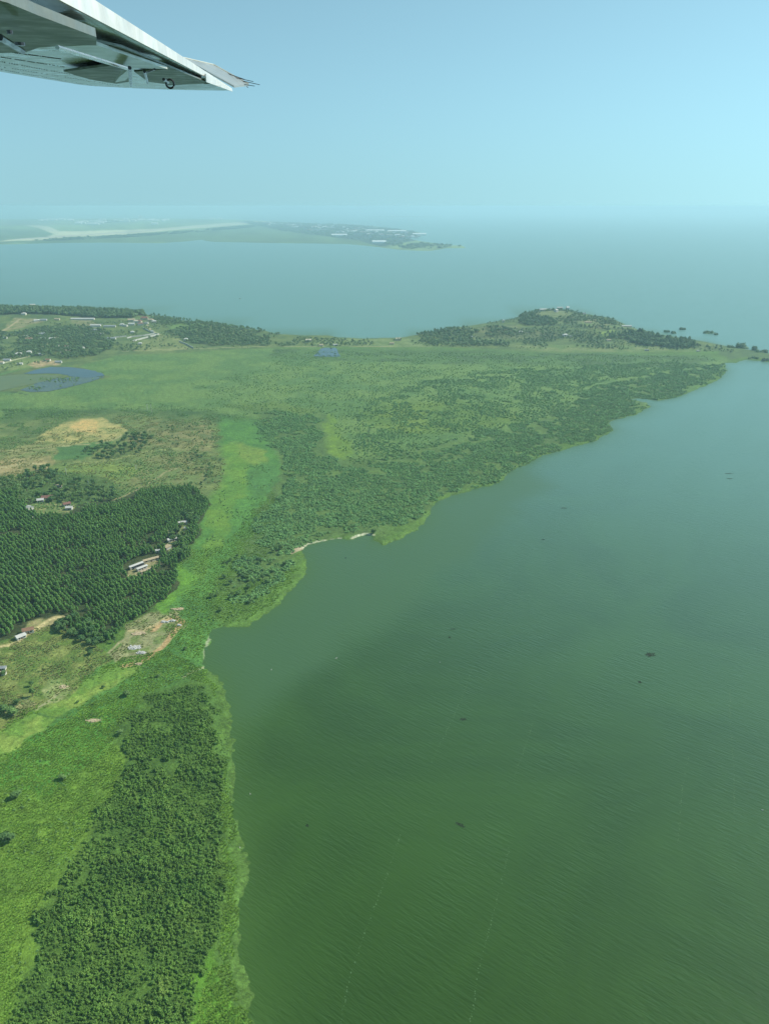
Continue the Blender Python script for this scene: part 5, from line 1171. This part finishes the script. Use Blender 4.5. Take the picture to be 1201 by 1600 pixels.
# ================================================================== THE AIRCRAFT'S WING
def CP(px, py, dep):
    a = (px-CXP)/FOC*dep; b = -(py-CYP)/FOC*dep
    return np.array([a, dep*CT+b*ST, CAM_H-dep*ST+b*CT])
def cdir(a, b, c):      # direction given as right, up, forward of the view
    v = np.array([a, c*CT+b*ST, -c*ST+b*CT]); return v/np.linalg.norm(v)
def build_wing():
    P1 = CP(362, 141, 8.0)
    V = cdir((435-CXP)/FOC, -(180-CYP)/FOC, 1.0)           # outboard along the trailing edge
    c0 = cdir(1, .05, .1374-.517*.05)                   # aft along the chord
    c0 = c0-V*np.dot(c0, V); c0 /= np.linalg.norm(c0)
    up = np.cross(c0, V); up /= np.linalg.norm(up)
    if up[2] < 0: up = -up
    O = P1-V*5.0-c0*.6                                      # base point of the wing
    def on(px, py, off=0.0):
        """the point of the underside plane seen there, lowered by off"""
        d = ray(px, py); o = np.array([0, 0, CAM_H]); q = P1-up*off; t = np.dot(q-o, up)/np.dot(d, up); return o+d*t
    e = empty("aircraft_wing", tuple(O)); rel = lambda p: tuple(np.asarray(p)-O)
    # paint
    def paint(name, col, rough, bump=0, coat=.35, met=0.0):
        m, nt, b = nodemat(name); g = N(nt, 'ShaderNodeTexCoord').outputs['Object']
        n = mrange(nt, noise(nt, g, 5, 6, .7, 1.2), .35, .7, .78, 1.08); nt.links.new(scalec(nt, col, n), b.inputs['Base Color'])
        nt.links.new(mrange(nt, noise(nt, g, 9, 4), .3, .7, rough*.7, rough*1.6), b.inputs['Roughness'])
        b.inputs['Coat Weight'].default_value = coat; b.inputs['Coat Roughness'].default_value = .08; b.inputs['Metallic'].default_value = met
        if bump:
            bp = N(nt, 'ShaderNodeBump'); bp.inputs['Strength'].default_value = bump; bp.inputs['Distance'].default_value = .02
            nt.links.new(noise(nt, g, 2.2, 2), bp.inputs['Height']); nt.links.new(bp.outputs[0], b.inputs['Normal'])
        return m
    skinm = paint("wing_paint", (.50, .55, .53), .27, .25, met=.2); panel = paint("wing_panel_grey", (.16, .19, .175), .5, .2, coat=.1); edge = paint("trailing_edge_white", (.74, .74, .70), .45)
    pale = paint("bracket_paint", (.55, .56, .48), .4); steel = paint("dark_steel", (.05, .05, .055), .35, met=.6); alu = paint("bare_metal", (.6, .62, .6), .25, met=.8); ail = paint("aileron_grey", (.33, .38, .38), .35, .1)
    # lofted skin: sections from the tip inwards
    ts = [0, .05, .12, .25, .45, .7, 1.0, 1.4, 2, 2.8, 3.6, 4.4, 5.2, 6.0, 6.8, 7.4]; us = [0, .01, .03, .07, .13, .22, .35, .5, .65, .8, .92, 1.0]
    Vv = []; nu = len(us)
    for t in ts:
        ch = (1.27-.015*t)*(.30+.70*math.sqrt(min(t/1.1, 1))); T = P1-V*t; hh = ch*.13
        sh = .10*max(0, 1-t/.5)
        for u in us:
            th = hh*2.2*(.2969*math.sqrt(u)-.126*u-.3516*u*u+.2843*u**3-.1015*u**4)*2.2
            lo = .10*th*(1-.2*u)
            Vv.append(T-c0*ch*(1-u)-up*(lo*(1 if u < .97 else 0)-.30*hh*0)+V*sh*u)
        for u in us[::-1]:
            th = hh*2.2*(.2969*math.sqrt(u)-.126*u-.3516*u*u+.2843*u**3-.1015*u**4)*2.2
            Vv.append(T-c0*ch*(1-u)+up*(th+(.012+.0032*t)*u)+V*sh*u)
    n2 = nu*2; F = []
    for i in range(len(ts)-1):
        for k in range(n2-1): F.append((i*n2+k, i*n2+k+1, (i+1)*n2+k+1, (i+1)*n2+k))
    F.append(tuple(range(n2))); F.append(tuple((len(ts)-1)*n2+k for k in range(n2))[::-1])
    mb = MB(); mb.add([rel(p) for p in Vv], F); sk = mb.build("wing_skin", skinm, e, True)
    for f in sk.data.polygons:
        if len(f.vertices) > 4: f.use_smooth = False
    # trailing edge strip facing aft
    mb = MB()
    for (ta, tb) in [(0.0, 2.15), (2.17, 7.4)]:
        A, B = P1-V*ta, P1-V*tb; q = c0*.006
        mb.hexa([rel(p) for p in (A-up*.006, B-up*.006, B-up*.006+q, A-up*.006+q, A+up*(.017+.0032*ta), B+up*(.017+.0032*tb), B+up*(.017+.0032*tb)+q, A+up*(.017+.0032*ta)+q)])
    mb.build("trailing_edge", edge, e)
    mb = MB(); A = [on(320,117,.0), on(362,141,.0)]
    mb.hexa([rel(p) for p in (A[0]-up*.04, A[1]-up*.012, A[1]-up*.012+c0*.008, A[0]-up*.04+c0*.008, A[0]+up*.006, A[1]+up*.006, A[1]+up*.006+c0*.008, A[0]+up*.006+c0*.008)])
    mb.build("flap_end_plate", edge, e)
    # plates laid on the underside
    def plate(name, pts, off, thick, m, parent=e):
        lo = [on(px, py, off+thick) for px, py in pts]; hi = [p+up*thick for p in lo]; n = len(pts); mb = MB()
        mb.add([rel(p) for p in lo+hi], [tuple(range(n)), tuple(range(n, 2*n))[::-1]]+[(i, i+n, (i+1) % n+n, (i+1) % n) for i in range(n)])
        return mb.build(name, m, parent)
    plate("flap_shroud", [(-60,-14),(12,4),(60,24),(151,58),(151,71),(120,71),(62,74),(40,82),(-60,84)], .03, .02, panel)
    plate("access_panel", [(92,73),(150,70),(262,108),(200,106),(180,104)], .032, .010, pale)
    plate("aileron_bay", [(152,66),(190,74),(322,128),(318,131),(266,132),(232,128),(210,112),(262,108)], .022, .008, panel)
    plate("stiffener", [(100,112),(180,102),(200,108),(202,128),(182,131),(140,124)], .024, .010, panel)
    plate("tip_panel", [(262,133),(318,131),(330,131),(345,136),(300,139),(268,139)], .02, .008, ail)
    # rod, brackets, ring
    def rod(name, a, b, off, r, m, parent=e, n=6):
        mb = MB(); mb.tube([rel(on(a[0], a[1], off)), rel(on(b[0], b[1], off))], r, n); return mb.build(name, m, parent)
    rod("push_rod", (90,74), (202,108), .10, .005, alu)
    plate("hinge_bracket", [(180,129),(186,121),(202,108),(204,118),(196,126)], .07, .012, pale)
    rod("bracket_post", (203,106), (205,134), .12, .005, steel)
    rod("hinge_arm", (226,112), (231,130), .10, .005, steel); rod("hinge_arm", (228,113), (242,108), .09, .004, steel)
    rod("fairing_strut", (0,58), (36,80), .09, .007, steel)
    mb = MB(); cpt = on(266,131,.10); pts = [rel(cpt+c0*math.cos(a)*.018-up*math.sin(a)*.018) for a in np.linspace(0, 6.283, 17)]
    mb.tube(pts, .005, 6); mb.build("tie_down_ring", steel, e)
    rod("ring_shackle", (256,124), (263,129), .09, .007, steel)
    for (px, py) in ((31,66), (15,47)):
        mb = MB(); q = on(px, py, .10); mb.tube([rel(q), rel(q-up*.006)], .010 if px == 31 else .005, 10); mb.build("fastener", steel, e)
    # rows of rivets along the leading edge panels: one part
    mb = MB(); rr = random.Random(3)
    for row, (a, b) in enumerate([((0,96),(175,128)), ((0,104),(185,134)), ((0,89),(110,106)), ((0,108.5),(150,134.5)), ((20,82),(95,92))]):
        for i in range(46):
            t = i/45; q = on(a[0]+(b[0]-a[0])*t, a[1]+(b[1]-a[1])*t, .020)
            if rr.random() < .2: continue
            mb.box(rel(q), (.0045, .0045, .003), rr.random())
    rv = mb.build("rivet_rows", steel, e); rv["kind"] = "stuff"
    # raised aileron at the tip with its static wicks
    A = [CP(286,93,8.1), CP(313,98,8.45), CP(334,104,8.6), CP(389,134.5,8.75), CP(366,137,8.3), CP(322,113,8.05)]
    k = up*.018; mb = MB(); n = len(A); mb.add([rel(p) for p in A]+[rel(p+k) for p in A], [tuple(range(n)), tuple(range(n, 2*n))[::-1]]+[(i, i+n, (i+1) % n+n, (i+1) % n) for i in range(n)])
    al = mb.build("aileron", ail, e)
    mb = MB(); mb.tube([rel(A[2]+k), rel(A[3]+k)], .010, 6); mb.tube([rel(A[0]+k), rel(A[2]+k)], .008, 6); mb.build("aileron_edge", pale, al)
    for (a, b, d) in [((350,113),(382,124),8.62), ((362,120),(396,127.5),8.66), ((372,125),(406,132.5),8.7), ((380,131),(388,137),8.75), ((366,130),(398,134.5),8.6)]:
        mb = MB(); mb.tube([rel(CP(a[0], a[1], d)), rel(CP(b[0], b[1], d+.02))], [.0045, .003], 5); w_ = mb.build("static_wick", steel, al)
    tag(e, "white aircraft wing seen from below with grey flap panels and tip wicks", "wing")
build_wing()
